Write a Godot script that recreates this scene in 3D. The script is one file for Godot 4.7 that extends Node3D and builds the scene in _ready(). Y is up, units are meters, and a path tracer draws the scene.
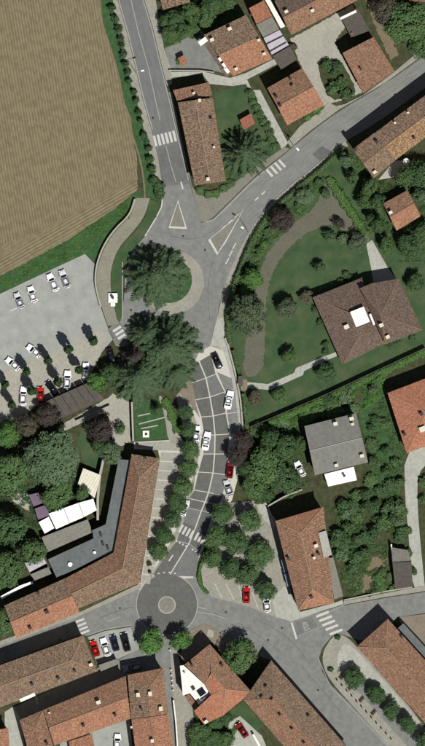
extends Node3D
# A small town seen from straight above. Plan coordinates: one plan unit is 0.24 m, x to the east, y to the south.
const S := 0.24
const CAM_H := 2000.0
const K := 1.75          # how bright a level white sheet in full sun shows; base colours are the shown ones divided by it
var rng := RandomNumberGenerator.new()
var used := {}
var M := {}
var T := {}
var crowns := {}
var shared := {}


func _ready() -> void:
	rng.seed = 20240611
	# ---------------------------------------------------------------- camera, sky, sun, exposure
	var cam := Camera3D.new()
	cam.name = "camera"
	add_child(cam)
	cam.position = Vector3(0, CAM_H, 0)
	cam.rotation_degrees = Vector3(-90, 0, 0)
	cam.fov = rad_to_deg(2.0 * atan(373.0 * S / CAM_H))
	cam.near = 10.0
	cam.far = 6000.0
	cam.current = true
	var env := Environment.new()
	env.background_mode = Environment.BG_SKY
	var sky := Sky.new()
	var sm := ProceduralSkyMaterial.new()
	sm.sky_top_color = Color(0.33, 0.345, 0.40)
	sm.sky_horizon_color = Color(0.5, 0.505, 0.52)
	sm.sky_curve = 0.15
	sm.ground_bottom_color = Color(0.2, 0.2, 0.19)
	sm.ground_horizon_color = Color(0.5, 0.505, 0.52)
	sm.sun_angle_max = 1.0
	sky.sky_material = sm
	env.sky = sky
	env.tonemap_mode = Environment.TONE_MAPPER_LINEAR
	env.tonemap_exposure = 1.85
	env.sdfgi_enabled = true
	env.ssao_enabled = true
	env.ssil_enabled = true
	var we := WorldEnvironment.new()
	we.name = "world_environment"
	we.environment = env
	add_child(we)
	var sun := DirectionalLight3D.new()
	sun.name = "sun"
	add_child(sun)
	var el := deg_to_rad(60.0)
	sun.basis = Basis.looking_at(Vector3(-0.53 * cos(el), -sin(el), -0.85 * cos(el)), Vector3.UP)
	sun.light_energy = 1.2
	sun.light_color = Color(1.0, 0.985, 0.95)
	sun.light_angular_distance = 0.5
	sun.shadow_enabled = true
	# ---------------------------------------------------------------- the place
	make_materials()
	make_crowns()
	lay_ground()
	lay_roads()
	lay_paving()
	build_houses()
	build_walls()
	plant_trees()
	plant_hedges()
	park_cars()
	set_furniture()


# ==================================================================== helpers
func g(x: float, y: float, h := 0.0) -> Vector3:
	return Vector3((x - 212.5) * S, h, (y - 373.0) * S)


func pv(a: Array) -> PackedVector2Array:
	var o := PackedVector2Array()
	for i in range(0, a.size(), 2):
		o.append(Vector2(a[i], a[i + 1]))
	return o


func met(p: Vector2) -> Vector2:
	return Vector2((p.x - 212.5) * S, (p.y - 373.0) * S)


func chaikin(p: PackedVector2Array, times := 2, closed := false) -> PackedVector2Array:
	for t in times:
		var o := PackedVector2Array()
		var n := p.size()
		if not closed:
			o.append(p[0])
		for i in (n if closed else n - 1):
			var a := p[i]
			var b := p[(i + 1) % n]
			o.append(a.lerp(b, 0.25))
			o.append(a.lerp(b, 0.75))
		if not closed:
			o.append(p[n - 1])
		p = o
	return p


func rag(p: PackedVector2Array, amp: float, sd := 5) -> PackedVector2Array:   # worn, uneven outline of grass, gravel and soil
	var n := FastNoiseLite.new()
	n.seed = sd
	n.frequency = 0.12
	var o := PackedVector2Array()
	for i in p.size():
		var a := p[i]
		var b := p[(i + 1) % p.size()]
		var k := clampi(int(a.distance_to(b) / 2.2), 1, 60)
		for j in k:
			var q := a.lerp(b, float(j) / k)
			o.append(q + Vector2(n.get_noise_2d(q.x * 3.0, q.y * 3.0), n.get_noise_2d(q.x * 3.0 + 500, q.y * 3.0)) * amp * 2.0)
	return o


func circle(x: float, y: float, r: float, n := 48) -> PackedVector2Array:
	var o := PackedVector2Array()
	for i in n:
		o.append(Vector2(x + r * cos(TAU * i / n), y + r * sin(TAU * i / n)))
	return o


func resample(p: PackedVector2Array, n: int) -> PackedVector2Array:
	var total := 0.0
	for i in p.size() - 1:
		total += p[i].distance_to(p[i + 1])
	var o := PackedVector2Array()
	var seg := 0
	var done := 0.0
	for k in n + 1:
		var want := total * k / n
		while seg < p.size() - 2 and done + p[seg].distance_to(p[seg + 1]) < want:
			done += p[seg].distance_to(p[seg + 1])
			seg += 1
		var l := p[seg].distance_to(p[seg + 1])
		o.append(p[seg].lerp(p[seg + 1], clampf((want - done) / maxf(l, 1e-6), 0, 1)))
	return o


func numbered(called: String) -> String:
	if not used.has(called):
		used[called] = 0
		return called
	used[called] += 1
	return "%s_%03d" % [called, used[called]]


func arr_mesh(V: PackedVector3Array, N: PackedVector3Array, I: PackedInt32Array, U = null, C = null) -> ArrayMesh:
	for i in range(0, I.size(), 3):   # front faces run clockwise, on the side that the normal points to
		var p := I[i]
		var q := I[i + 1]
		var r := I[i + 2]
		if (V[r] - V[p]).cross(V[q] - V[p]).dot(N[p]) < 0.0:
			I[i + 1] = r
			I[i + 2] = q
	var a := []
	a.resize(Mesh.ARRAY_MAX)
	a[Mesh.ARRAY_VERTEX] = V
	a[Mesh.ARRAY_NORMAL] = N
	a[Mesh.ARRAY_INDEX] = I
	if U != null:
		a[Mesh.ARRAY_TEX_UV] = U
	if C != null:
		a[Mesh.ARRAY_COLOR] = C
	var m := ArrayMesh.new()
	m.add_surface_from_arrays(Mesh.PRIMITIVE_TRIANGLES, a)
	return m


func obj(called: String, mesh: Mesh, mat, parent: Node = null) -> MeshInstance3D:
	var o := MeshInstance3D.new()
	o.mesh = mesh
	if mat != null:
		o.material_override = M[mat] if mat is String else mat
	if parent == null:
		o.name = numbered(called)
		add_child(o)
	else:
		o.name = called
		parent.add_child(o, true)
	return o


func tag(o: Node, label: String, category: String, group := "", kind := "") -> Node:
	o.set_meta("label", label)
	o.set_meta("category", category)
	if group:
		o.set_meta("group", group)
	if kind:
		o.set_meta("kind", kind)
	return o


func thing(called: String, label: String, category: String, at := Vector3.ZERO, group := "") -> Node3D:
	var o := Node3D.new()
	o.name = numbered(called)
	add_child(o)
	o.position = at
	tag(o, label, category, group)
	return o


func poly_mesh(pts: PackedVector2Array, y: float, thick := 0.0, off := Vector3.ZERO) -> ArrayMesh:
	var p := PackedVector2Array()
	for q in pts:
		p.append(met(q))
	var V := PackedVector3Array()
	var N := PackedVector3Array()
	var U := PackedVector2Array()
	for q in p:
		V.append(Vector3(q.x, y, q.y) - off)
		N.append(Vector3.UP)
		U.append(q)
	var I := Geometry2D.triangulate_polygon(p)
	if I.is_empty():
		push_error("bad polygon near %s" % pts[0])
	if thick > 0.0:
		var area := 0.0
		for i in p.size():
			area += p[i].cross(p[(i + 1) % p.size()])
		for i in p.size():
			var a := p[i]
			var b := p[(i + 1) % p.size()]
			var d := (b - a).normalized()
			var n := Vector3(d.y, 0, -d.x) * signf(area)
			var k := V.size()
			for c in [[a, y], [b, y], [b, y - thick], [a, y - thick]]:
				V.append(Vector3(c[0].x, c[1], c[0].y) - off)
				N.append(n)
				U.append(Vector2(c[0].x + c[0].y, c[1]))
			I.append_array(PackedInt32Array([k, k + 1, k + 2, k, k + 2, k + 3]))
	return arr_mesh(V, N, I, U)


func sheet(called: String, pts: PackedVector2Array, y: float, mat: String, label: String, category: String, thick := 0.0) -> MeshInstance3D:
	var o := obj(called, poly_mesh(pts, y, thick), mat)
	tag(o, label, category, "", "structure")
	return o


func ribbon_mesh(l: PackedVector2Array, r: PackedVector2Array, y: float, n := 60, thick := 0.0) -> ArrayMesh:
	var a := resample(l, n)
	var b := resample(r, n)
	var V := PackedVector3Array()
	var N := PackedVector3Array()
	var U := PackedVector2Array()
	var I := PackedInt32Array()
	var run := 0.0
	for i in n + 1:
		var p := met(a[i])
		var q := met(b[i])
		if i > 0:
			run += ((p + q) * 0.5).distance_to((met(a[i - 1]) + met(b[i - 1])) * 0.5)
		V.append(Vector3(p.x, y, p.y)); V.append(Vector3(q.x, y, q.y))
		N.append(Vector3.UP); N.append(Vector3.UP)
		U.append(Vector2(0, run)); U.append(Vector2(p.distance_to(q), run))
		if i < n:
			var k := 2 * i
			I.append_array(PackedInt32Array([k, k + 1, k + 2, k + 1, k + 3, k + 2]))
	if thick > 0.0:
		for side in 2:
			for i in n:
				var p := V[2 * i + side]
				var q := V[2 * i + 2 + side]
				var d := (q - p).normalized()
				var nn := Vector3(d.z, 0, -d.x) * (1.0 if side == 0 else -1.0)
				if (V[2 * i + 1 - side] - p).dot(nn) > 0:
					nn = -nn
				var k := V.size()
				for c in [p, q, q - Vector3(0, thick, 0), p - Vector3(0, thick, 0)]:
					V.append(c); N.append(nn); U.append(Vector2(c.x + c.z, c.y))
				I.append_array(PackedInt32Array([k, k + 1, k + 2, k, k + 2, k + 3]))
	return arr_mesh(V, N, I, U)


func sides(line: PackedVector2Array, w: float) -> Array:   # w in metres
	var l := PackedVector2Array()
	var r := PackedVector2Array()
	for i in line.size():
		var d := Vector2.ZERO
		if i > 0:
			d += (line[i] - line[i - 1]).normalized()
		if i < line.size() - 1:
			d += (line[i + 1] - line[i]).normalized()
		d = d.normalized()
		var n := Vector2(-d.y, d.x) * (w * 0.5 / S)
		l.append(line[i] + n)
		r.append(line[i] - n)
	return [l, r]


func stripe(called: String, line: PackedVector2Array, w: float, y: float, mat: String, parent: Node = null, thick := 0.0) -> MeshInstance3D:
	var s := sides(line, w)
	return obj(called, ribbon_mesh(s[0], s[1], y, maxi(2, line.size() * 3), thick), mat, parent)


func box_mesh(x: float, y: float, z: float) -> BoxMesh:
	var k := "b%.3f_%.3f_%.3f" % [x, y, z]
	if not shared.has(k):
		var b := BoxMesh.new()
		b.size = Vector3(x, y, z)
		shared[k] = b
	return shared[k]


func cyl_mesh(r0: float, r1: float, h: float, seg := 10) -> CylinderMesh:
	var k := "c%.3f_%.3f_%.3f" % [r0, r1, h]
	if not shared.has(k):
		var b := CylinderMesh.new()
		b.bottom_radius = r0
		b.top_radius = r1
		b.height = h
		b.radial_segments = seg
		b.rings = 1
		shared[k] = b
	return shared[k]


func part(called: String, mesh: Mesh, mat, parent: Node, at: Vector3, turn := 0.0) -> MeshInstance3D:
	var o := obj(called, mesh, mat, parent)
	o.position = at
	o.rotation.y = turn
	return o


# ==================================================================== materials
func col(r: float, gg: float, b: float) -> Color:   # base colour of a surface that shows as r, g, b in full sun
	var c := Color(r / 255.0, gg / 255.0, b / 255.0).srgb_to_linear()
	return Color(c.r / K, c.g / K, c.b / K).linear_to_srgb()


func ramp_lut(cols: Array) -> PackedByteArray:
	var o := PackedByteArray()
	for i in 256:
		var f := i / 255.0 * (cols.size() - 1)
		var k := mini(int(f), cols.size() - 2)
		var c: Color = (cols[k] as Color).lerp(cols[k + 1], f - k)
		o.append(int(clampf(c.r, 0, 1) * 255)); o.append(int(clampf(c.g, 0, 1) * 255)); o.append(int(clampf(c.b, 0, 1) * 255))
	return o


func noise_bytes(sd: int, freq: float, oct: int, size: int) -> PackedByteArray:
	var n := FastNoiseLite.new()
	n.noise_type = FastNoiseLite.TYPE_SIMPLEX_SMOOTH
	n.seed = sd
	n.frequency = freq
	n.fractal_octaves = oct
	var im := n.get_seamless_image(size, size)
	im.convert(Image.FORMAT_L8)
	return im.get_data()


func grain(sd: int, cols: Array, coarse := 0.01, fine := 0.15, share := 0.45, speck := 0.12, size := 512) -> ImageTexture:
	var a := noise_bytes(sd, coarse, 4, size)
	var b := noise_bytes(sd + 7, fine, 2, size)
	var lut := ramp_lut(cols)
	var out := PackedByteArray()
	out.resize(size * size * 3)
	var r := RandomNumberGenerator.new()
	r.seed = sd
	for i in size * size:
		var v := int(clampf(a[i] * (1.0 - share) + b[i] * share + (r.randf() - 0.5) * 255.0 * speck, 0, 255)) * 3
		var k := i * 3
		out[k] = lut[v]; out[k + 1] = lut[v + 1]; out[k + 2] = lut[v + 2]
	return ImageTexture.create_from_image(Image.create_from_data(size, size, false, Image.FORMAT_RGB8, out))


func mat(called: String, tex: Texture2D, metres, rough := 0.95, blotch := true, bump: Texture2D = null, bump_cm := 0.0) -> StandardMaterial3D:
	var m := StandardMaterial3D.new()
	m.albedo_texture = tex
	m.uv1_scale = Vector3(1.0 / metres, 1.0 / metres, 1.0) if not metres is Vector2 else Vector3(1.0 / metres.x, 1.0 / metres.y, 1.0)
	m.roughness = rough
	m.metallic_specular = 0.25
	if blotch:
		m.detail_enabled = true
		m.detail_albedo = T.blotch
		m.detail_blend_mode = BaseMaterial3D.BLEND_MODE_MUL
		m.detail_uv_layer = BaseMaterial3D.DETAIL_UV_2
		m.uv2_triplanar = true
		m.uv2_world_triplanar = true
		m.uv2_scale = Vector3.ONE / 31.0
	if bump:
		m.heightmap_enabled = true
		m.heightmap_texture = bump
		m.heightmap_scale = bump_cm
	M[called] = m
	return m


func plain(called: String, c: Color, rough := 0.8, metal := 0.0) -> StandardMaterial3D:
	var m := StandardMaterial3D.new()
	m.albedo_color = c
	m.roughness = rough
	m.metallic = metal
	m.metallic_specular = 0.3
	M[called] = m
	return m


func tile_tex(sd: int, cols: Array, lichen: Array, amount: float) -> ImageTexture:   # rows of clay tiles, 0.2 m by 0.25 m, over 12.8 m
	var size := 512
	var a := noise_bytes(sd, 0.012, 4, size)
	var b := noise_bytes(sd + 3, 0.2, 2, size)
	var r := RandomNumberGenerator.new()
	r.seed = sd
	var cells := []
	var cell_pick := []
	for i in 64 * 51:
		var c: Color = cols[r.randi() % cols.size()]
		var k := r.randf_range(0.88, 1.1)
		cells.append(Color(c.r * k, c.g * k, c.b * k))
		cell_pick.append(r.randi() % 60)
	var out := PackedByteArray()
	out.resize(size * size * 3)
	for y in size:
		for x in size:
			var i := y * size + x
			var c: Color = cells[(x / 8) + 64 * mini(y / 10, 50)]
			var l := clampf((a[i] / 255.0 * 0.62 + b[i] / 255.0 * 0.38 - (1.0 - amount)) * 4.0, 0, 1)
			c = c.lerp(lichen[cell_pick[(x / 8) + 64 * mini(y / 10, 50)] % lichen.size()], l * 0.6)
			var f := 0.92 + 0.16 * b[i] / 255.0
			var k := i * 3
			out[k] = int(clampf(c.r * f, 0, 1) * 255); out[k + 1] = int(clampf(c.g * f, 0, 1) * 255); out[k + 2] = int(clampf(c.b * f, 0, 1) * 255)
	return ImageTexture.create_from_image(Image.create_from_data(size, size, false, Image.FORMAT_RGB8, out))


func field_tex() -> ImageTexture:   # 16 crop rows of 0.68 m: straw on the row, bare soil between
	var size := 512
	var a := noise_bytes(91, 0.012, 4, size)
	var b := noise_bytes(92, 0.16, 3, size)
	var r := RandomNumberGenerator.new()
	r.seed = 5
	var straw := col(156, 145, 117)
	var soil := col(118, 109, 87)
	var green := col(108, 112, 80)
	var out := PackedByteArray()
	out.resize(size * size * 3)
	for y in size:
		for x in size:
			var i := y * size + x
			var ph := absf(fposmod(x / 32.0 + (a[i] / 255.0 - 0.5) * 0.25, 1.0) - 0.5) * 2.0
			var v := clampf(ph * 0.85 + (b[i] / 255.0 - 0.5) * 1.2 + (a[i] / 255.0 - 0.5) * 0.9 + (r.randf() - 0.5) * 0.4, 0, 1)
			var c := soil.lerp(straw, v)
			var w := clampf((a[i] / 255.0 - 0.62) * 5.0, 0, 1) * clampf((b[i] / 255.0 - 0.45) * 5.0, 0, 1)
			c = c.lerp(green, w * 0.6)
			var k := i * 3
			out[k] = int(c.r * 255); out[k + 1] = int(c.g * 255); out[k + 2] = int(c.b * 255)
	return ImageTexture.create_from_image(Image.create_from_data(size, size, false, Image.FORMAT_RGB8, out))


const NTH := ["first", "second", "third", "fourth", "fifth", "sixth", "seventh", "eighth", "ninth", "tenth", "eleventh", "twelfth", "thirteenth", "fourteenth", "fifteenth", "sixteenth", "seventeenth", "eighteenth", "nineteenth", "twentieth", "twenty first", "twenty second"]


func make_materials() -> void:
	T.blotch = grain(3, [Color(0.88, 0.88, 0.885), Color(0.95, 0.95, 0.95), Color(1.0, 1.0, 1.0)], 0.012, 0.06, 0.35, 0.04)
	T.bump = grain(4, [Color.BLACK, Color.WHITE], 0.05, 0.25, 0.6, 0.2)
	T.asphalt = grain(11, [col(104, 106, 106), col(118, 120, 120), col(124, 126, 126), col(140, 141, 139)], 0.012, 0.3, 0.45, 0.16)
	T.asphalt_old = grain(12, [col(112, 114, 112), col(130, 132, 130), col(139, 141, 138), col(156, 157, 152)], 0.015, 0.2, 0.4, 0.16)
	T.asphalt_dark = grain(13, [col(90, 92, 91), col(103, 104, 102), col(111, 112, 109), col(128, 128, 124)], 0.012, 0.3, 0.45, 0.15)
	T.lot = grain(14, [col(146, 149, 145), col(162, 166, 162), col(170, 174, 169), col(186, 187, 180)], 0.01, 0.15, 0.4, 0.14)
	T.pave = grain(15, [col(136, 134, 124), col(154, 152, 142), col(165, 164, 154), col(182, 180, 170)], 0.014, 0.22, 0.45, 0.16)
	T.pave_brown = grain(16, [col(116, 106, 96), col(134, 124, 112), col(144, 135, 122), col(160, 150, 136)], 0.016, 0.25, 0.45, 0.16)
	T.concrete = grain(17, [col(156, 157, 149), col(174, 176, 168), col(186, 188, 180), col(202, 203, 195)], 0.014, 0.2, 0.4, 0.12)
	T.gravel = grain(18, [col(84, 90, 72), col(104, 104, 90), col(116, 114, 101), col(134, 131, 118)], 0.02, 0.3, 0.5, 0.25)
	T.gravel_pale = grain(19, [col(150, 148, 138), col(168, 166, 155), col(178, 176, 165), col(194, 192, 182)], 0.016, 0.3, 0.45, 0.2)
	T.lawn = grain(20, [col(50, 74, 46), col(63, 88, 58), col(72, 95, 64), col(88, 100, 70), col(104, 104, 78)], 0.007, 0.16, 0.38, 0.2)
	T.lawn_bright = grain(21, [col(48, 72, 44), col(62, 94, 58), col(72, 106, 66), col(96, 122, 84)], 0.012, 0.22, 0.45, 0.22)
	T.rough = grain(22, [col(46, 54, 36), col(66, 74, 50), col(86, 88, 64), col(118, 108, 84)], 0.012, 0.2, 0.5, 0.25)
	T.dirt = grain(23, [col(104, 92, 74), col(124, 112, 92), col(138, 126, 104), col(150, 140, 118)], 0.02, 0.3, 0.5, 0.2)
	T.paint = grain(24, [col(150, 152, 150), col(186, 187, 184), col(206, 206, 202), col(214, 214, 210)], 0.05, 0.25, 0.5, 0.2, 256)
	T.stone = grain(25, [col(150, 147, 138), col(170, 167, 157), col(184, 181, 172)], 0.03, 0.3, 0.5, 0.15, 256)
	T.field = field_tex()
	mat("asphalt", T.asphalt, Vector2(4.6, 34.0), 0.9)
	mat("asphalt_mid", grain(28, [col(98, 100, 100), col(110, 112, 112), col(116, 118, 117), col(130, 131, 129)], 0.012, 0.3, 0.45, 0.16), 9.0, 0.9)
	mat("asphalt_flat", T.asphalt, 11.0, 0.9)
	mat("asphalt_old", T.asphalt_old, Vector2(5.2, 36.0), 0.9)
	mat("asphalt_old_flat", T.asphalt_old, 13.0, 0.9)
	mat("asphalt_dark", T.asphalt_dark, 9.0, 0.9)
	mat("lot", T.lot, 17.0)
	mat("pave", T.pave, 7.0)
	mat("pave_brown", T.pave_brown, 6.0)
	mat("footpath", grain(26, [col(128, 126, 112), col(142, 140, 126), col(150, 148, 134), col(166, 163, 150)], 0.014, 0.25, 0.45, 0.16), 6.0)
	mat("concrete", T.concrete, 8.0)
	mat("plaza_slab", grain(29, [col(146, 146, 137), col(164, 164, 154), col(174, 174, 164), col(188, 187, 178)], 0.014, 0.2, 0.4, 0.14), 7.0)
	mat("paving_line", grain(30, [col(178, 177, 168), col(196, 195, 187), col(206, 205, 198)], 0.03, 0.3, 0.5, 0.12, 256), 3.0, 0.9, false)
	mat("gravel", T.gravel, 6.0)
	mat("island_paving", grain(50, [col(116, 114, 106), col(132, 130, 121), col(142, 140, 131), col(156, 153, 144)], 0.016, 0.25, 0.45, 0.16), 6.0)
	mat("gravel_pale", T.gravel_pale, 8.0)
	mat("lawn", T.lawn, 19.0, 1.0, true, T.bump, 6.0)
	mat("lawn_bright", T.lawn_bright, 9.0, 1.0, true, T.bump, 8.0)
	mat("rough", T.rough, 11.0, 1.0, true, T.bump, 10.0)
	mat("dirt", T.dirt, 6.0)
	mat("paint", T.paint, 3.0, 0.8, false)
	mat("paint_worn", grain(27, [col(128, 130, 128), col(152, 153, 150), col(170, 171, 167), col(186, 186, 182)], 0.05, 0.25, 0.5, 0.2, 256), 3.0, 0.8, false)
	mat("stone", T.stone, 3.0, 0.9, false)
	mat("field", T.field, Vector2(10.88, 14.0), 1.0)
	# roofs
	var lich := [col(162, 148, 120), col(100, 88, 78), col(142, 131, 108)]
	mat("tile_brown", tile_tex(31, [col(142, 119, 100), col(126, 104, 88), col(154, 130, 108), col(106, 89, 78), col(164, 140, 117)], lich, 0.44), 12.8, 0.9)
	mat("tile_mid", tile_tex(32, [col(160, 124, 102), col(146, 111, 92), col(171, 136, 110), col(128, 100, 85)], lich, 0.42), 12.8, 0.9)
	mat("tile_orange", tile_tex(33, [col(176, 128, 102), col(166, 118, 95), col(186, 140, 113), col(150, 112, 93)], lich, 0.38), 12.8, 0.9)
	mat("tile_new", tile_tex(34, [col(180, 124, 99), col(171, 116, 93), col(186, 133, 106)], [col(164, 116, 96), col(188, 142, 114)], 0.28), 12.8, 0.9)
	mat("tile_tan", tile_tex(35, [col(170, 144, 108), col(152, 122, 92), col(184, 160, 122), col(128, 98, 78), col(160, 112, 84)], lich, 0.45), 12.8, 0.9)
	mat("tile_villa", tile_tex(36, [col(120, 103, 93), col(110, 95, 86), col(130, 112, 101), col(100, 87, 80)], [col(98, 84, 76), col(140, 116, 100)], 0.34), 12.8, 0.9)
	mat("tile_patchy", tile_tex(37, [col(132, 112, 95), col(142, 121, 102), col(144, 112, 93), col(108, 92, 80), col(154, 136, 115)], lich, 0.4), 12.8, 0.9)
	mat("tile_red", tile_tex(38, [col(172, 110, 92), col(164, 104, 88), col(180, 118, 100)], [col(190, 130, 110)], 0.3), 12.8, 0.9)
	T.fibre = grain(40, [col(112, 112, 108), col(128, 128, 123), col(138, 138, 132), col(152, 151, 144)], 0.012, 0.12, 0.4, 0.1)
	T.sheet = grain(41, [col(92, 99, 100), col(104, 111, 112), col(112, 119, 120), col(128, 133, 133)], 0.012, 0.12, 0.35, 0.08)
	T.felt = grain(42, [col(78, 74, 70), col(92, 87, 82), col(100, 95, 90), col(114, 108, 102)], 0.012, 0.15, 0.4, 0.12)
	T.roofcon = grain(43, [col(118, 116, 108), col(134, 132, 124), col(144, 142, 134), col(160, 158, 148)], 0.014, 0.14, 0.4, 0.12)
	mat("fibre", T.fibre, 9.0)
	mat("metal_sheet", T.sheet, 9.0, 0.7)
	mat("felt", T.felt, 7.0)
	mat("roof_concrete", T.roofcon, 7.0)
	T.plaster = grain(44, [col(190, 176, 146), col(204, 190, 162), col(214, 202, 176)], 0.01, 0.1, 0.3, 0.05, 256)
	mat("plaster", T.plaster, 6.0, 0.95, false)
	mat("plaster_white", grain(49, [Color(0.66, 0.65, 0.62), Color(0.75, 0.745, 0.73), Color(0.80, 0.795, 0.78)], 0.02, 0.12, 0.4, 0.08, 256), 6.0, 0.9, false)
	mat("canvas_white", grain(48, [Color(0.72, 0.72, 0.71), Color(0.79, 0.79, 0.785), Color(0.83, 0.83, 0.825)], 0.02, 0.12, 0.4, 0.06, 256), 6.0, 0.9, false)
	mat("canvas_cream", grain(45, [col(206, 200, 180), col(222, 218, 200), col(230, 226, 210)], 0.012, 0.1, 0.3, 0.05, 256), 5.0, 0.9, false)
	mat("canvas_mauve", grain(46, [col(104, 88, 108), col(118, 102, 122), col(128, 112, 130)], 0.012, 0.1, 0.3, 0.05, 256), 5.0, 0.9, false)
	mat("canvas_lilac", grain(47, [col(170, 164, 176), col(188, 182, 194), col(200, 194, 204)], 0.012, 0.1, 0.3, 0.05, 256), 5.0, 0.9, false)
	plain("ridge", col(164, 136, 110), 0.9)
	plain("ridge_dark", col(142, 112, 92), 0.9)
	plain("dark_metal", Color(0.16, 0.16, 0.17), 0.5, 0.4)
	plain("grey_metal", Color(0.5, 0.51, 0.52), 0.45, 0.6)
	plain("white_metal", Color(0.82, 0.82, 0.8), 0.5)
	plain("window_glass", Color(0.07, 0.09, 0.11), 0.08)
	plain("shutter", Color(0.22, 0.27, 0.2), 0.7)
	plain("wood", Color(0.3, 0.21, 0.14), 0.8)
	plain("bark", Color(0.26, 0.21, 0.16), 0.95)
	plain("tyre", Color(0.06, 0.06, 0.06), 0.9)
	plain("red_light", Color(0.6, 0.05, 0.04), 0.3)
	plain("head_light", Color(0.85, 0.87, 0.88), 0.15)
	plain("plate", Color(0.85, 0.85, 0.85), 0.5)
	plain("hedge_core", Color(0.30, 0.36, 0.22), 1.0)
	plain("awning_blue", col(120, 134, 150), 0.8)
	for a in [["white", Color(0.86, 0.87, 0.88)], ["silver", Color(0.68, 0.69, 0.71)], ["grey", Color(0.3, 0.31, 0.34)], ["black", Color(0.07, 0.07, 0.09)], ["red", Color(0.62, 0.1, 0.07)], ["blue", Color(0.09, 0.11, 0.2)], ["steel", Color(0.34, 0.4, 0.47)], ["maroon", Color(0.42, 0.07, 0.08)]]:
		var m := plain("paint_" + a[0], a[1], 0.3, 0.0)
		m.clearcoat_enabled = true
		m.clearcoat = 0.6
		m.clearcoat_roughness = 0.08
	# leaves: vertex colours carry the leaf to leaf variation, the material the kind
	for a in [["leaf_dark", Color(0.56, 1.08, 0.42)], ["leaf_mid", Color(0.74, 1.34, 0.48)], ["leaf_light", Color(0.96, 1.52, 0.78)], ["leaf_bright", Color(0.80, 1.75, 0.44)], ["leaf_grey", Color(0.84, 1.15, 0.66)], ["leaf_purple", Color(0.58, 0.46, 0.40)], ["leaf_conifer", Color(0.62, 1.04, 0.50)], ["leaf_brown", Color(0.95, 0.85, 0.6)]]:
		var m := StandardMaterial3D.new()
		m.vertex_color_use_as_albedo = true
		m.albedo_color = Color(a[1].r * 0.068, a[1].g * 0.068, a[1].b * 0.068).linear_to_srgb()
		m.roughness = 0.75
		m.metallic_specular = 0.3
		m.backlight_enabled = true
		m.backlight = Color(0.3, 0.4, 0.16)
		M[a[0]] = m


# ==================================================================== foliage
func leaf(V: PackedVector3Array, N: PackedVector3Array, C: PackedColorArray, I: PackedInt32Array, p: Vector3, n: Vector3, size: float, aspect: float, c: float) -> void:
	var t := n.cross(Vector3(rng.randf() - 0.5, rng.randf() - 0.5, rng.randf() - 0.5)).normalized()
	var b := n.cross(t)
	var k := V.size()
	V.append(p + t * size); V.append(p + b * size * aspect + n * size * 0.15); V.append(p - t * size); V.append(p - b * size * aspect + n * size * 0.15)
	var nn := n if n.y >= -0.2 else -n
	var cc := Color(c * rng.randf_range(0.85, 1.15), c, c * rng.randf_range(0.8, 1.15))
	for i in 4:
		N.append(nn); C.append(cc)
	I.append_array(PackedInt32Array([k, k + 1, k + 2, k, k + 2, k + 3]))


func rnd_dir() -> Vector3:
	var z := rng.randf_range(-1, 1)
	var a := rng.randf() * TAU
	var r := sqrt(1 - z * z)
	return Vector3(r * cos(a), z, r * sin(a))


func broad_crown(clumps: int, per: int, size: float, rough: float, spread := 0.3) -> ArrayMesh:   # radius one, centre at the origin
	var V := PackedVector3Array(); var N := PackedVector3Array(); var C := PackedColorArray(); var I := PackedInt32Array()
	var lob := []
	for k in 6:
		lob.append([rnd_dir(), rng.randf_range(-rough, rough)])
	for i in clumps:
		var d := rnd_dir()
		if d.y < -0.45:
			d.y *= -1.0
		var rad := 1.0
		for l in lob:
			rad += l[1] * maxf(0.0, d.dot(l[0]))
		rad = clampf(rad, 0.62, 1.12)
		var depth := pow(rng.randf(), 0.45)
		var cc := d * rad * lerpf(0.25, 0.86, depth)
		var cr := spread * rng.randf_range(0.65, 1.2)
		var shade := rng.randf_range(0.72, 1.3)
		for j in per:
			var o := rnd_dir()
			o.y = o.y * 0.75 + 0.12
			var p := cc + o * cr * pow(rng.randf(), 0.4)
			var n := (o * 0.8 + d * 0.5 + rnd_dir() * 0.7 + Vector3(0, 0.35, 0)).normalized()
			leaf(V, N, C, I, p, n, size * rng.randf_range(0.6, 1.3), 0.55, shade * rng.randf_range(0.75, 1.25))
	return arr_mesh(V, N, I, null, C)


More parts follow.
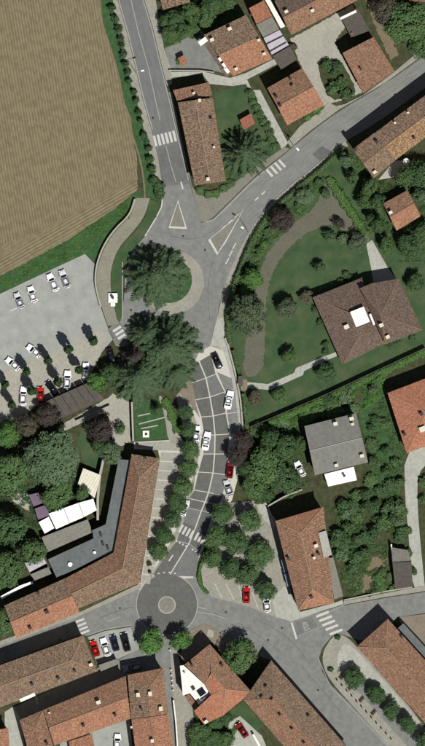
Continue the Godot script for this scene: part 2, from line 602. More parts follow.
func conifer_crown(layers: int, arms: int, steps: int, droop: float, size: float, power := 0.8, wide := 0.17) -> ArrayMesh:   # base at the origin, radius and height one
	var V := PackedVector3Array(); var N := PackedVector3Array(); var C := PackedColorArray(); var I := PackedInt32Array()
	for l in layers:
		var f := float(l) / layers
		var y := 0.12 + 0.86 * f
		var rad := pow(1.0 - f, power) * 0.97 + 0.03
		var n_arm := int(lerpf(arms, 5, f))
		for a in n_arm:
			var an := TAU * (a + rng.randf_range(-0.35, 0.35)) / n_arm + l * 2.4
			var d := Vector3(cos(an), 0, sin(an))
			var s := Vector3(-d.z, 0, d.x)
			var len := rad * rng.randf_range(0.66, 1.1)
			var shade := rng.randf_range(0.7, 1.3)
			var st := maxi(4, int(steps * len))
			for k in st:
				var t := (k + 0.5) / st
				var p := d * len * t + Vector3(0, y - droop * t * t * len + 0.03 * (1 - t), 0)
				var w := (0.03 + wide * (1.0 - t) * minf(1.0, t * 4.0)) * (0.5 + 0.5 * len)
				for sd in [-1.0, 1.0]:
					var q: Vector3 = p + s * sd * w * 0.55 + d * w * 0.3 + Vector3(0, rng.randf_range(-0.012, 0.012), 0)
					var dirv: Vector3 = (s * sd + d * 0.9 + Vector3(0, -0.12, 0)).normalized()
					var nn: Vector3 = (Vector3(0, 1, 0) + d * 0.25 + s * sd * 0.2 + rnd_dir() * 0.35).normalized()
					var b: Vector3 = nn.cross(dirv).normalized()
					var kk := V.size()
					var L := w * rng.randf_range(0.5, 0.8) + size * 0.5
					var W := size * rng.randf_range(0.35, 0.65)
					V.append(q + dirv * L); V.append(q + b * W); V.append(q - dirv * L); V.append(q - b * W)
					var c := shade * rng.randf_range(0.75, 1.25)
					for m in 4:
						N.append(nn); C.append(Color(c, c * rng.randf_range(0.95, 1.05), c))
					I.append_array(PackedInt32Array([kk, kk + 1, kk + 2, kk, kk + 2, kk + 3]))
	return arr_mesh(V, N, I, null, C)


func tube(st: SurfaceTool, a: Vector3, b: Vector3, r0: float, r1: float, seg := 7) -> void:
	var d := (b - a).normalized()
	var t := d.cross(Vector3(0.3, 0.1, 0.9)).normalized()
	var u := d.cross(t)
	for i in seg:
		var n0 := t * cos(TAU * i / seg) + u * sin(TAU * i / seg)
		var n1 := t * cos(TAU * (i + 1) / seg) + u * sin(TAU * (i + 1) / seg)
		var quad := [[a, n0, r0], [b, n0, r1], [b, n1, r1], [a, n0, r0], [b, n1, r1], [a, n1, r0]]
		if (b - a).cross(n1 - n0).dot(n0) > 0.0:
			quad.reverse()
		for c in quad:
			st.set_normal(c[1])
			st.add_vertex(c[0] + c[1] * c[2])


func make_crowns() -> void:
	crowns.street = [broad_crown(76, 46, 0.085, 0.3), broad_crown(80, 46, 0.08, 0.45), broad_crown(70, 48, 0.085, 0.4), broad_crown(64, 46, 0.085, 0.55)]
	crowns.shrub = [broad_crown(26, 26, 0.17, 0.4, 0.38), broad_crown(24, 26, 0.16, 0.5, 0.4), broad_crown(30, 24, 0.16, 0.35, 0.36)]
	crowns.wide = [broad_crown(420, 32, 0.036, 0.5, 0.115)]
	crowns.column = [broad_crown(60, 40, 0.17, 0.2, 0.34), broad_crown(60, 40, 0.17, 0.25, 0.34)]
	crowns.big = [broad_crown(170, 40, 0.055, 0.45, 0.2), broad_crown(180, 40, 0.055, 0.4, 0.2)]
	crowns.loose = [broad_crown(110, 30, 0.07, 0.6, 0.22), broad_crown(100, 32, 0.07, 0.55, 0.24)]
	crowns.cedar = [conifer_crown(18, 17, 22, 0.3, 0.04, 0.7, 0.15), conifer_crown(16, 18, 22, 0.24, 0.04, 0.66, 0.15), conifer_crown(17, 15, 24, 0.34, 0.038, 0.8, 0.14)]
	crowns.fir = [conifer_crown(9, 16, 24, 0.14, 0.035, 0.7, 0.10)]
	for v in 2:
		var st := SurfaceTool.new()
		st.begin(Mesh.PRIMITIVE_TRIANGLES)
		tube(st, Vector3(0, 0, 0), Vector3(0.02, 0.5, 0.01), 0.07, 0.05)
		tube(st, Vector3(0.02, 0.5, 0.01), Vector3(0, 1.0, 0.0), 0.05, 0.02)
		for k in 6:
			var an := TAU * k / 6 + v
			var y0 := 0.42 + 0.07 * k
			tube(st, Vector3(0.02, y0, 0.01), Vector3(cos(an) * 0.42, y0 + 0.3, sin(an) * 0.42), 0.03, 0.01, 5)
		shared["trunk%d" % v] = st.commit()
	var st2 := SurfaceTool.new()
	st2.begin(Mesh.PRIMITIVE_TRIANGLES)
	tube(st2, Vector3.ZERO, Vector3(0, 0.97, 0), 0.05, 0.006)
	for k in 14:
		var an := 2.4 * k
		var y0 := 0.12 + 0.05 * k
		tube(st2, Vector3(0, y0, 0), Vector3(cos(an), 0, sin(an)) * 0.62 * pow(1.0 - y0, 0.8) + Vector3(0, y0 - 0.03, 0), 0.012, 0.004, 5)
	shared.trunk_fir = st2.commit()


func tree(kind: String, x: float, y: float, r: float, h: float, leafm: String, called: String, label: String, category := "tree", group := "", low := 0.0) -> Node3D:
	var t := thing(called, label, category, g(x, y, 0.0), group)
	var R := r * S
	var vs: Array = crowns[kind]
	var turn := rng.randf() * TAU
	if kind == "cedar" or kind == "fir":
		var tr := part("trunk", shared.trunk_fir, "bark", t, Vector3.ZERO, turn)
		tr.scale = Vector3(R * 0.9, h, R * 0.9)
		var c := part("crown", vs[rng.randi() % vs.size()], leafm, t, Vector3.ZERO, turn)
		c.scale = Vector3(R * 1.02, h, R * 1.02)
	else:
		var half := (h - low) * 0.5
		var tr := part("trunk", shared["trunk%d" % (rng.randi() % 2)], "bark", t, Vector3.ZERO, turn)
		var thick := minf(R, 2.6)
		tr.scale = Vector3(thick, low + half * 1.15, thick)
		var c := part("crown", vs[rng.randi() % vs.size()], leafm, t, Vector3(0, low + half, 0), turn)
		c.scale = Vector3(R * rng.randf_range(0.88, 1.12), half * rng.randf_range(0.95, 1.05), R * rng.randf_range(0.88, 1.12))
	return t


func shrub(x: float, y: float, r: float, h: float, leafm: String, label: String, group: String, called := "shrub") -> Node3D:
	var t := thing(called, label, "shrub", g(x, y, 0.0), group)
	var vs: Array = crowns.shrub
	var c := part("foliage", vs[rng.randi() % vs.size()], leafm, t, Vector3(0, h * 0.45, 0), rng.randf() * TAU)
	c.scale = Vector3(r * S, h * 0.55, r * S)
	var st := part("stem", shared["trunk0"], "bark", t, Vector3.ZERO, 0.0)
	st.scale = Vector3(0.5, h * 0.6, 0.5)
	return t


func in_poly(pts: PackedVector2Array) -> Vector2:
	var lo := pts[0]
	var hi := pts[0]
	for p in pts:
		lo = lo.min(p); hi = hi.max(p)
	for k in 200:
		var q := Vector2(rng.randf_range(lo.x, hi.x), rng.randf_range(lo.y, hi.y))
		if Geometry2D.is_point_in_polygon(q, pts):
			return q
	return pts[0]


func undergrowth(pts: PackedVector2Array, count: int, size: float, height: float, leafm: String, label: String) -> void:
	var V := PackedVector3Array(); var N := PackedVector3Array(); var C := PackedColorArray(); var I := PackedInt32Array()
	var no := FastNoiseLite.new()
	no.seed = 77 + pts.size()
	no.frequency = 0.25
	for i in count:
		var q := in_poly(pts)
		var p := g(q.x, q.y)
		var b := no.get_noise_2d(p.x, p.z)
		if b < -0.12:
			continue
		var h := height * clampf(0.25 + b * 1.4, 0.1, 1.0)
		var shade := 0.7 + 0.6 * clampf(no.get_noise_2d(p.x * 0.5 + 90, p.z * 0.5) + 0.5, 0, 1)
		for k in 7:
			var o := rnd_dir()
			leaf(V, N, C, I, p + Vector3(o.x * 0.3, h * rng.randf_range(0.3, 1.0), o.z * 0.3), (o * 0.8 + Vector3(0, 0.9, 0)).normalized(), size * rng.randf_range(0.6, 1.3), 0.5, shade * rng.randf_range(0.75, 1.25))
	var ob := obj("undergrowth", arr_mesh(V, N, I, null, C), leafm)
	tag(ob, label, "undergrowth", "", "stuff")


func hedge(pts: PackedVector2Array, w: float, h: float, leafm: String, label: String, density := 55.0) -> void:
	var t := thing("hedge", label, "hedge", g(pts[0].x, pts[0].y), "")
	var off := t.position
	var V := PackedVector3Array(); var N := PackedVector3Array(); var C := PackedColorArray(); var I := PackedInt32Array()
	for i in pts.size() - 1:
		var a := g(pts[i].x, pts[i].y)
		var b := g(pts[i + 1].x, pts[i + 1].y)
		var L := a.distance_to(b)
		var d := (b - a) / L
		var s := Vector3(-d.z, 0, d.x)
		for k in int(L * density):
			var q := a + d * rng.randf() * L
			var bul := 1.0 + 0.22 * sin(q.x * 1.9 + q.z * 1.3) + 0.12 * sin(q.x * 4.7 - q.z * 3.9)
			var an := rng.randf_range(-0.15, PI + 0.15)
			var o := s * cos(an) * w * 0.5 * bul + Vector3(0, 0.35 * h + sin(an) * h * 0.65 * (0.9 + 0.1 * bul), 0)
			if absf(cos(an)) > 0.9:
				o.y = h * rng.randf_range(0.1, 0.8)
			var n := (s * cos(an) + Vector3(0, sin(an) + 0.2, 0) + rnd_dir() * 0.7).normalized()
			leaf(V, N, C, I, q + o - off + rnd_dir() * 0.08, n, 0.19 * rng.randf_range(0.6, 1.3), 0.55, rng.randf_range(0.65, 1.3))
	obj("foliage", arr_mesh(V, N, I, null, C), leafm, t)
	var sd := sides(pts, w * 0.62)
	var core := obj("branches", ribbon_mesh(sd[0], sd[1], h * 0.72, pts.size() * 4, h * 0.72), "hedge_core", t)
	core.position = -off


# ==================================================================== corrugated sheets: furrows of the field, tiled roofs
func corrugate(poly: Array, pitch: float, amp: float, udir = null, thick := 0.0, uvoff := Vector2.ZERO, off := Vector3.ZERO) -> ArrayMesh:
	var n := Vector3.ZERO
	var c := Vector3.ZERO
	for i in poly.size():
		var a: Vector3 = poly[i]
		var b: Vector3 = poly[(i + 1) % poly.size()]
		n += Vector3((a.y - b.y) * (a.z + b.z), (a.z - b.z) * (a.x + b.x), (a.x - b.x) * (a.y + b.y))
		c += a
	c /= poly.size()
	n = n.normalized()
	if n.y < 0:
		n = -n
	var u: Vector3
	if udir != null:
		u = udir
	elif n.y > 0.9995:
		u = (poly[1] - poly[0]).normalized()
	else:
		u = n.cross(Vector3.UP).normalized()
	u = (u - n * u.dot(n)).normalized()
	var v := n.cross(u).normalized()
	var flat := PackedVector2Array()
	var lo := Vector2(1e9, 1e9)
	var hi := -lo
	for p in poly:
		var q := Vector2((p - c).dot(u), (p - c).dot(v))
		flat.append(q)
		lo = lo.min(q); hi = hi.max(q)
	var V := PackedVector3Array(); var N := PackedVector3Array(); var U := PackedVector2Array(); var I := PackedInt32Array()
	if pitch > 0.0:
		var hw := pitch * 0.5
		var k0 := int(floor(lo.x / hw))
		var k1 := int(ceil(hi.x / hw))
		for k in range(k0, k1):
			var x0 := k * hw
			var strip := PackedVector2Array([Vector2(x0, lo.y - 1), Vector2(x0 + hw, lo.y - 1), Vector2(x0 + hw, hi.y + 1), Vector2(x0, hi.y + 1)])
			var up := posmod(k, 2) == 0
			var nn := (n * hw - u * amp * (1.0 if up else -1.0)).normalized()
			for piece in Geometry2D.intersect_polygons(flat, strip):
				var tri := Geometry2D.triangulate_polygon(piece)
				var base := V.size()
				for q in piece:
					var f: float = (q.x - x0) / hw
					if not up:
						f = 1.0 - f
					V.append(c + u * q.x + v * q.y + n * amp * f - off)
					N.append(nn)
					U.append(q + uvoff)
				for t in tri:
					I.append(base + t)
	else:
		var tri := Geometry2D.triangulate_polygon(flat)
		for q in flat:
			V.append(c + u * q.x + v * q.y - off)
			N.append(n)
			U.append(q + uvoff)
		I.append_array(tri)
	if thick > 0.0:
		var base := V.size()
		for q in flat:
			V.append(c + u * q.x + v * q.y - Vector3(0, thick, 0) - off)
			N.append(-n)
			U.append(q + uvoff)
		for t in Geometry2D.triangulate_polygon(flat):
			I.append(base + t)
		for i in flat.size():
			var a: Vector3 = c + u * flat[i].x + v * flat[i].y
			var j := (i + 1) % flat.size()
			var b: Vector3 = c + u * flat[j].x + v * flat[j].y
			var m := (a + b) * 0.5 - c
			var sn := (b - a).cross(Vector3.UP).normalized()
			if sn.dot(m) < 0:
				sn = -sn
			var k := V.size()
			for p in [a, b, b - Vector3(0, thick, 0), a - Vector3(0, thick, 0)]:
				V.append(p - off); N.append(sn); U.append(Vector2(p.x + p.z, p.y))
			I.append_array(PackedInt32Array([k, k + 1, k + 2, k, k + 2, k + 3]))
	return arr_mesh(V, N, I, U)


# ==================================================================== ground
func lay_ground() -> void:
	sheet("ground", pv([-1500, -1500, 1900, -1500, 1900, 2200, -1500, 2200]), 0.0, "rough", "rough grassy ground under the whole town", "ground")
	# ploughed field: long rows, then the headland rows along its lower edge
	var f := pv([-90, -90, 92, -90, 97, -40, 100, 0, 103, 24, 109, 44, 115, 62, 120, 82, 124, 100, 129, 118, 132, 136, 137, 155, 138, 176, 128, 178, 100, 196, 60, 220, 0, 249, -90, 290])
	var head := pv([138, 176, 137, 190, 130, 196, 112, 211, 88, 226, 70, 239, 49, 250, 20, 266, 0, 276, -90, 318, -90, 290, 0, 249, 60, 220, 100, 196, 128, 178])
	var p3 := []
	for q in rag(f, 0.7):
		p3.append(g(q.x, q.y, 0.03))
	var d := Vector3(0.17, 0, 0.985)
	var fo := obj("field", corrugate(p3, 0.68, 0.09, Vector3(d.z, 0, -d.x)), "field")
	tag(fo, "ploughed tan field with long straight furrows", "field", "", "structure")
	p3 = []
	for q in rag(head, 0.7):
		p3.append(g(q.x, q.y, 0.03))
	d = Vector3(0.87, 0, -0.5)
	fo = obj("field_headland", corrugate(p3, 0.8, 0.09, Vector3(d.z, 0, -d.x)), "field")
	tag(fo, "end rows of the ploughed field running along the grass bank", "field", "", "structure")
	# grass bank between field and car park, verge between field and road
	sheet("grass_bank", rag(chaikin(pv([-90, 318, 0, 276, 20, 266, 49, 250, 88, 226, 112, 211, 130, 196, 138, 189, 146, 198, 136, 216, 116, 231, 104, 246, 96, 262, 85, 255, 40, 275, 0, 294, -90, 336]), 1, true), 1.6), 0.02, "lawn_bright", "green grass bank between ploughed field and car park", "grass bank")
	sheet("verge", pv([99, -60, 101, 0, 103, 22, 110, 44, 116, 62, 121, 82, 124, 100, 131, 118, 133, 134, 139, 152, 143, 168, 146, 196, 156, 200, 162, 192, 158, 178, 150, 146, 142, 112, 132, 80, 124, 50, 116, 20, 113, 0, 104, -60]), 0.025, "lawn_bright", "narrow green verge between field and north road", "verge")
	var tr := stripe("path", pv([99, -40, 100, 0, 102, 22, 109, 44, 115, 62, 120, 82, 123, 100, 130, 118, 132, 134, 138, 152, 142, 168, 144, 182, 145, 198]), 0.42, 0.06, "dirt", null, 0.05)
	tag(tr, "thin trodden earth path along the edge of the ploughed field", "path", "", "structure")
	# the park with its lawn and gravel walk
	sheet("lawn", rag(pv([237, 302, 246, 252, 262, 228, 312, 180, 342, 148, 356, 158, 380, 200, 400, 240, 500, 250, 500, 312, 425, 347, 326, 393, 249, 425, 242, 374, 228, 330]), 1.0), 0.02, "lawn", "broad green park lawn around the brown villa", "lawn")
	var gv := chaikin(pv([328, 177, 345, 202, 372, 240, 366, 246, 350, 234, 330, 223, 311, 230, 290, 246, 275, 266, 267, 291, 265, 325, 264, 363, 258, 376, 243, 376, 244, 350, 252, 310, 257, 280, 264, 258, 279, 238, 297, 221, 317, 205, 321, 192]), 1, true)
	sheet("gravel_walk", rag(gv, 1.3), 0.04, "gravel", "curving brown gravel walk through the park", "path")
	# small lawns
	sheet("garden_lawn", rag(pv([213, 92, 244, 86, 266, 122, 282, 152, 262, 168, 240, 180, 226, 184]), 1.0), 0.02, "lawn", "garden lawn behind the long roofed house by the north road", "lawn")
	sheet("front_lawn", rag(pv([160, 14, 190, 4, 205, -6, 246, 14, 204, 34, 165, 47]), 1.0), 0.02, "lawn", "green garden between north road and terracotta house", "lawn")
	sheet("pocket_lawn", pv([134, 402, 160, 398, 168, 416, 171, 438, 136, 441]), 0.02, "lawn_bright", "small lawn with pale stepped lines beside the plaza", "lawn")
	sheet("courtyard_lawn", rag(pv([243, 701, 263, 724, 254, 735, 238, 716, 226, 714]), 0.8), 0.03, "lawn", "triangular green lawn between two terracotta roofed houses", "lawn")
	sheet("east_lawn", rag(pv([366, 378, 384, 368, 384, 395, 404, 455, 398, 500, 372, 480, 366, 440, 358, 412]), 1.5), 0.02, "lawn_bright", "grassy garden strip between grey roof and orange hip roof", "lawn")
	sheet("track", rag(pv([366, 0, 376, 0, 398, 54, 391, 60, 378, 34]), 1.4), 0.03, "dirt", "brown worn track beside the big garden tree", "track")
	sheet("back_lawn", rag(pv([76, 440, 96, 412, 104, 420, 110, 446, 100, 470, 84, 464]), 1.2), 0.02, "lawn", "shaded lawn between carport and white marquee", "lawn")


# ==================================================================== roads
func lane_mark(parent: Node, pts: Array, w := 0.16, y := 0.075, called := "lane_line") -> void:
	stripe(called, pv(pts), w, y, "paint" if w > 0.25 else "paint_worn", parent)


func zebra(parent: Node, bars: Array, d: Vector2, length: float, w: float, y := 0.075) -> void:
	for b in bars:
		var c := Vector2(b[0], b[1])
		stripe("zebra_bar", PackedVector2Array([c - d * length * 0.5, c + d * length * 0.5]), w, y, "paint", parent)


func lay_roads() -> void:
	# junction around the tree island
	var j := sheet("junction", pv([163, 184, 162, 206, 156, 218, 145, 236, 132, 252, 125, 275, 124, 300, 119, 318, 108, 330, 116, 346, 134, 347, 150, 334, 184, 386, 199, 372, 212, 350, 219, 305, 230, 275, 241, 246, 250, 236, 259, 220, 245, 190, 213, 219, 201, 223, 189, 180]), 0.05, "asphalt_old_flat", "grey asphalt junction around the tree covered roundabout", "road")
	lane_mark(j, [163, 184, 162, 206, 156, 218, 145, 236], 0.28)
	# north road
	var nl := pv([104, -60, 118, 0, 126, 28, 133, 56, 143, 99, 152, 130, 159, 160, 163, 186])
	var nr := pv([131, -60, 144, 0, 153, 30, 160, 60, 168, 92, 177, 130, 185, 165, 190, 184])
	var n := obj("north_road", ribbon_mesh(nl, nr, 0.06), "asphalt")
	tag(n, "straight grey asphalt road beside the ploughed field", "road", "", "structure")
	lane_mark(n, [117, -60, 131, 0, 138, 30, 149, 70, 155, 98, 160, 120], 0.17)
	lane_mark(n, [166, 146, 170, 162, 176, 182], 0.17)
	lane_mark(n, [118.8, 0, 126.8, 28, 133.8, 56, 143.8, 99, 152.5, 129], 0.22, 0.075, "edge_line")
	lane_mark(n, [143.2, 0, 152.2, 30, 159.2, 60, 167.3, 92, 176, 130, 188.5, 180], 0.18, 0.075, "edge_line")
	for k in 6:
		var f := k / 5.0
		zebra(n, [[lerpf(155.2, 174.6, f), lerpf(141, 136, f)]], Vector2(0.24, 0.97), 11.0, 0.6)
	obj("asphalt_patch", poly_mesh(pv([157.6, 149, 181, 144, 189, 179, 163, 184.5]), 0.068), "asphalt_mid", n)
	lane_mark(n, [181, 182, 183, 189], 0.35, 0.076, "arrow_bar")
	obj("manhole", poly_mesh(circle(152.9, 117.8, 1.2, 16), 0.08), "dark_metal", n)
	# north-east road
	var el_ := chaikin(pv([205, 228, 213, 219, 245, 187, 259, 174, 280, 158, 309, 133, 340, 110, 385, 84, 425, 55, 500, 2]), 1)
	var er := chaikin(pv([226, 266, 241, 242, 259, 216, 271, 202, 291, 184, 312, 168, 345, 141, 372, 126, 425, 88, 500, 32]), 1)
	var ne := obj("north_east_road", ribbon_mesh(el_, er, 0.062), "asphalt_old")
	tag(ne, "curving grey asphalt road climbing past the park hedge", "road", "", "structure")
	lane_mark(ne, [206, 222, 213.6, 220, 246, 188, 262, 173, 276, 162], 0.22, 0.078, "edge_line")
	for k in 7:
		var a := Vector2(222, 229).lerp(Vector2(268, 189), k / 7.0)
		var b := a + Vector2(0.755, -0.656) * 5.0
		if k < 3 or k > 4:
			lane_mark(ne, [a.x, a.y, b.x, b.y], 0.3, 0.078, "lane_dash")
	for k in 3:
		var a := Vector2(236, 243).lerp(Vector2(229, 258), k / 2.0)
		lane_mark(ne, [a.x, a.y, a.x - 3.4, a.y + 6.0], 0.28, 0.078, "lane_dash")
	lane_mark(ne, [238, 252, 228, 276, 222, 296], 0.16, 0.078, "edge_line")
	zebra(ne, [[269.5, 173], [274, 170], [278, 166.5], [282, 163.5]], Vector2(0.66, 0.75), 9.5, 0.55, 0.079)
	obj("asphalt_patch", poly_mesh(pv([312, 154, 322, 146, 332, 152, 321, 162]), 0.071), "asphalt_dark", ne)
	# painted traffic islands
	for a in [[[178, 200, 187, 229, 168.6, 228], "greyish triangular traffic island by the north road"], [[244, 209, 226, 242, 217, 255, 208, 240, 234, 219], "greyish pointed traffic island by the north east road"]]:
		var c := Vector2.ZERO
		var pp := pv(a[0])
		for q in pp:
			c += q / pp.size()
		var isl := sheet("traffic_island", pp, 0.085, "paint", a[1], "traffic island", 0.03)
		var inner := PackedVector2Array()
		for q in pp:
			inner.append(q + (c - q).normalized() * 2.6)
		obj("island_paving", poly_mesh(inner, 0.17, 0.1), "island_paving", isl)
	# tree roundabout
	var ring := sheet("roundabout_island", circle(172, 282, 32, 64), 0.17, "pave", "round paved island with a green middle under the big cedar", "traffic island", 0.13)
	var inn := obj("island_grass", poly_mesh(circle(169, 280, 23, 48), 0.2, 0.1), "lawn_bright", ring)
	inn.set_meta("label", "grass middle of the roundabout")
	# boulevard: pale stone bands with asphalt bays between them
	var bl := sheet("boulevard", pv([184, 386, 199, 352, 212, 345, 220, 338, 234, 380, 240, 428, 240, 470, 232, 500, 214, 528, 199, 558, 193, 578, 150, 580, 163, 562, 176, 541, 184, 522, 193, 490, 199, 455, 199, 430]), 0.055, "paving_line", "boulevard of asphalt bays between pale stone bands", "road")
	var J := [[190, 366, 199, 361, 211, 354], [192, 383, 206, 378, 216, 374], [195, 400, 210, 397, 225, 392], [201, 417, 213.2, 416, 226, 413], [204, 435, 215, 435, 230, 434], [203, 454, 214.6, 454, 228, 454], [198, 472, 213, 473, 227, 475], [194, 490, 208.6, 492.5, 223, 495.6], [189, 498.5, 205, 502, 219, 505], [187, 508, 201.4, 511, 213, 514], [183, 522, 195.8, 527, 208, 531], [176.4, 540.5, 189, 543.5, 200, 552], [151, 577, 169, 576, 196, 577]]
	for k in J.size() - 1:
		var a: Array = J[k]
		var b: Array = J[k + 1]
		for sd in 2:
			var q0 := Vector2(a[0 + 2 * sd], a[1 + 2 * sd])
			var q1 := Vector2(a[2 + 2 * sd], a[3 + 2 * sd])
			var q2 := Vector2(b[2 + 2 * sd], b[3 + 2 * sd])
			var q3 := Vector2(b[0 + 2 * sd], b[1 + 2 * sd])
			var along := ((q3 + q2) - (q0 + q1)).normalized()
			var across := ((q1 + q2) - (q0 + q3)).normalized()
			var e := 0.62
			var jn := 0.0 if k == 9 or k == 10 else 0.42
			var w0 := (0.4 if sd == 0 else e)
			var w1 := (e if sd == 0 else 0.4)
			var pp := PackedVector2Array([q0 + across * w0 + along * jn, q1 - across * w1 + along * jn, q2 - across * w1 - along * jn, q3 + across * w0 - along * jn])
			obj("asphalt_bay", poly_mesh(pp, 0.072, 0.02), "asphalt_dark" if (k * 2 + sd) % 5 != 3 else "asphalt_flat", bl)
	zebra(bl, [[181, 528.5], [184.6, 530.5], [188.2, 532.4], [191.6, 534.4], [196.6, 536.4], [200, 538], [203, 540.2]], Vector2(0.47, -0.88), 8.5, 0.55, 0.078)
	for k in 8:
		if k == 4:
			continue
		var p := Vector2(176.5, 541).lerp(Vector2(199, 553), k / 7.0)
		stripe("give_way_mark", PackedVector2Array([p - Vector2(0.8, 0.4), p + Vector2(0.8, 0.4)]), 0.4, 0.078, "paint", bl)
	stripe("arrow_bar", pv([169, 561, 173, 555]), 0.3, 0.078, "paint", bl)
	obj("side_paving", poly_mesh(pv([179, 392, 186, 384, 190.5, 370, 193, 386, 196, 404, 200, 418, 190, 404]), 0.09, 0.03), "pave_brown", bl)
	obj("parking_bay", poly_mesh(pv([217, 372, 233, 379, 239, 426, 238, 434, 231, 434, 227, 414, 226, 393]), 0.074, 0.02), "asphalt_old_flat", bl)
	stripe("bay_line", pv([225, 392, 237, 388]), 0.14, 0.08, "paint", bl)
	stripe("bay_line", pv([227, 413.5, 239, 412]), 0.14, 0.08, "paint", bl)
	# small roundabout and the roads that leave it
	var low := sheet("crossing", pv([140, 588, 151, 576, 168, 571, 196, 576, 203, 588, 212, 594, 235, 598, 251, 603, 275, 612, 291, 616, 300, 615, 320, 612, 340, 606, 385, 598, 425, 592, 520, 578, 520, 600, 425, 613, 397, 617, 380, 640, 360, 640, 340, 634, 332, 636, 322, 648, 319, 658, 322, 672, 330, 684, 352, 706, 375, 730, 390, 746, 430, 792, 388, 800, 345, 746, 310, 705, 272, 660, 258, 656, 238, 646, 220, 638, 203, 630, 192, 634, 180, 636, 176, 660, 176, 780, 164, 780, 160, 700, 157, 652, 140, 648, 131, 626, 105, 630, 87, 636, 82, 634, 0, 664, -90, 697, -90, 676, 0, 645, 76, 617]), 0.05, "asphalt_old_flat", "grey asphalt roads meeting at the small roundabout", "road")
	var rb := obj("roundabout_ring", poly_mesh(circle(167, 604.5, 30.9, 64), 0.062, 0.01), "paint_worn", low)
	rb.set_meta("label", "thin white ring around the small roundabout")
	obj("roundabout_surface", poly_mesh(circle(167, 604.5, 30.1, 64), 0.075, 0.012), "asphalt_dark", low)
	obj("roundabout_centre_kerb", poly_mesh(circle(167, 605, 8.8, 32), 0.10, 0.03), "stone", low)
	obj("roundabout_centre", poly_mesh(circle(167, 605, 7.6, 32), 0.14, 0.05), "roof_concrete", low)
	zebra(low, [[80, 620.5], [82, 624.5], [83.6, 628.3], [85.2, 632]], Vector2(0.93, -0.37), 9.0, 0.5, 0.07)
	zebra(low, [[322.5, 614.2], [325.5, 618.6], [328.6, 623], [331.8, 627.4], [336, 632]], Vector2(0.93, -0.36), 13.5, 0.58, 0.07)
	lane_mark(low, [291.5, 622.5, 296.5, 639], 0.45, 0.07, "stop_line")
	lane_mark(low, [296, 637, 310, 631, 320, 627], 0.12, 0.07)
	lane_mark(low, [197, 612, 212, 614, 238, 622], 0.16, 0.07, "edge_line")
	lane_mark(low, [198, 607, 206, 609], 0.2, 0.07, "arrow_bar")
	lane_mark(low, [330, 612, 345, 604, 385, 596.5, 425, 590.6], 0.13, 0.07, "edge_line")
	lane_mark(low, [318, 658, 330, 686, 352, 709, 375, 733, 390, 749], 0.14, 0.07, "edge_line")
	lane_mark(low, [107, 622, 120, 617], 0.16, 0.07)
	lane_mark(low, [88, 635, 106, 629, 131, 625], 0.16, 0.07, "edge_line")
	for k in 9:
		var an := PI * (1.02 + k * 0.055)
		var p := Vector2(167 + 32.2 * cos(an + 0.35), 604.5 + 32.2 * sin(an + 0.35))
		var q := Vector2(167 + 32.2 * cos(an + 0.41), 604.5 + 32.2 * sin(an + 0.41))
		if k > 1:
			stripe("give_way_mark", PackedVector2Array([p, q]), 0.3, 0.08, "paint", low)
	obj("asphalt_patch", poly_mesh(pv([294.5, 627, 297.5, 637, 318, 628, 312, 616, 296, 622.5]), 0.058, 0.004), "asphalt_flat", low)
	for q in [[226, 612], [120, 608], [268, 640], [318, 690], [352, 600], [60, 640], [282, 628]]:
		obj("manhole", poly_mesh(circle(q[0], q[1], 1.15, 16), 0.062), "dark_metal", low)
	for q in [[183, 236], [205, 250], [150, 246], [131, 310]]:
		obj("manhole", poly_mesh(circle(q[0], q[1], 1.15, 16), 0.074), "dark_metal", j)
	plain("tar", col(92, 92, 93), 0.8)
	for q in [[150, 596, 158, 602, 160, 611], [176, 580, 181, 590, 179, 597], [186, 612, 180, 622, 170, 628], [204, 611, 226, 617, 252, 630, 280, 652], [262, 622, 284, 634, 296, 646, 310, 664], [100, 618, 118, 611, 133, 607], [300, 664, 322, 690, 344, 716], [30, 652, 60, 641, 74, 635]]:
		stripe("tar_seam", chaikin(pv(q), 2), 0.09, 0.079, "tar", low)
	for q in [[170, 236, 190, 240, 206, 236], [150, 238, 138, 254, 131, 272], [212, 262, 207, 290, 210, 320]]:
		stripe("tar_seam", chaikin(pv(q), 2), 0.09, 0.076, "tar", j)
	# STOP, painted for traffic that drives towards the junction
	var tm := TextMesh.new()
	tm.text = "STOP"
	var fnt := SystemFont.new()
	fnt.font_names = PackedStringArray(["Droid Sans"])
	fnt.font_weight = 700
	tm.font = fnt
	tm.font_size = 64
	tm.pixel_size = 0.0145
	tm.depth = 0.01
	var tx := obj("stop_lettering", tm, "paint_worn", low)
	tx.transform = Transform3D(Basis(Vector3(-0.36, 0, -0.93), Vector3(-0.93, 0, 0.36) * 2.1, Vector3.UP), g(306, 626, 0.072))


# ==================================================================== paving
func kerb(line: Array, called := "kerb", label := "", w := 0.25, h := 0.17) -> void:
	var o := stripe(called, pv(line), w, h, "stone", null, h)
	tag(o, label, "kerb", "", "structure")


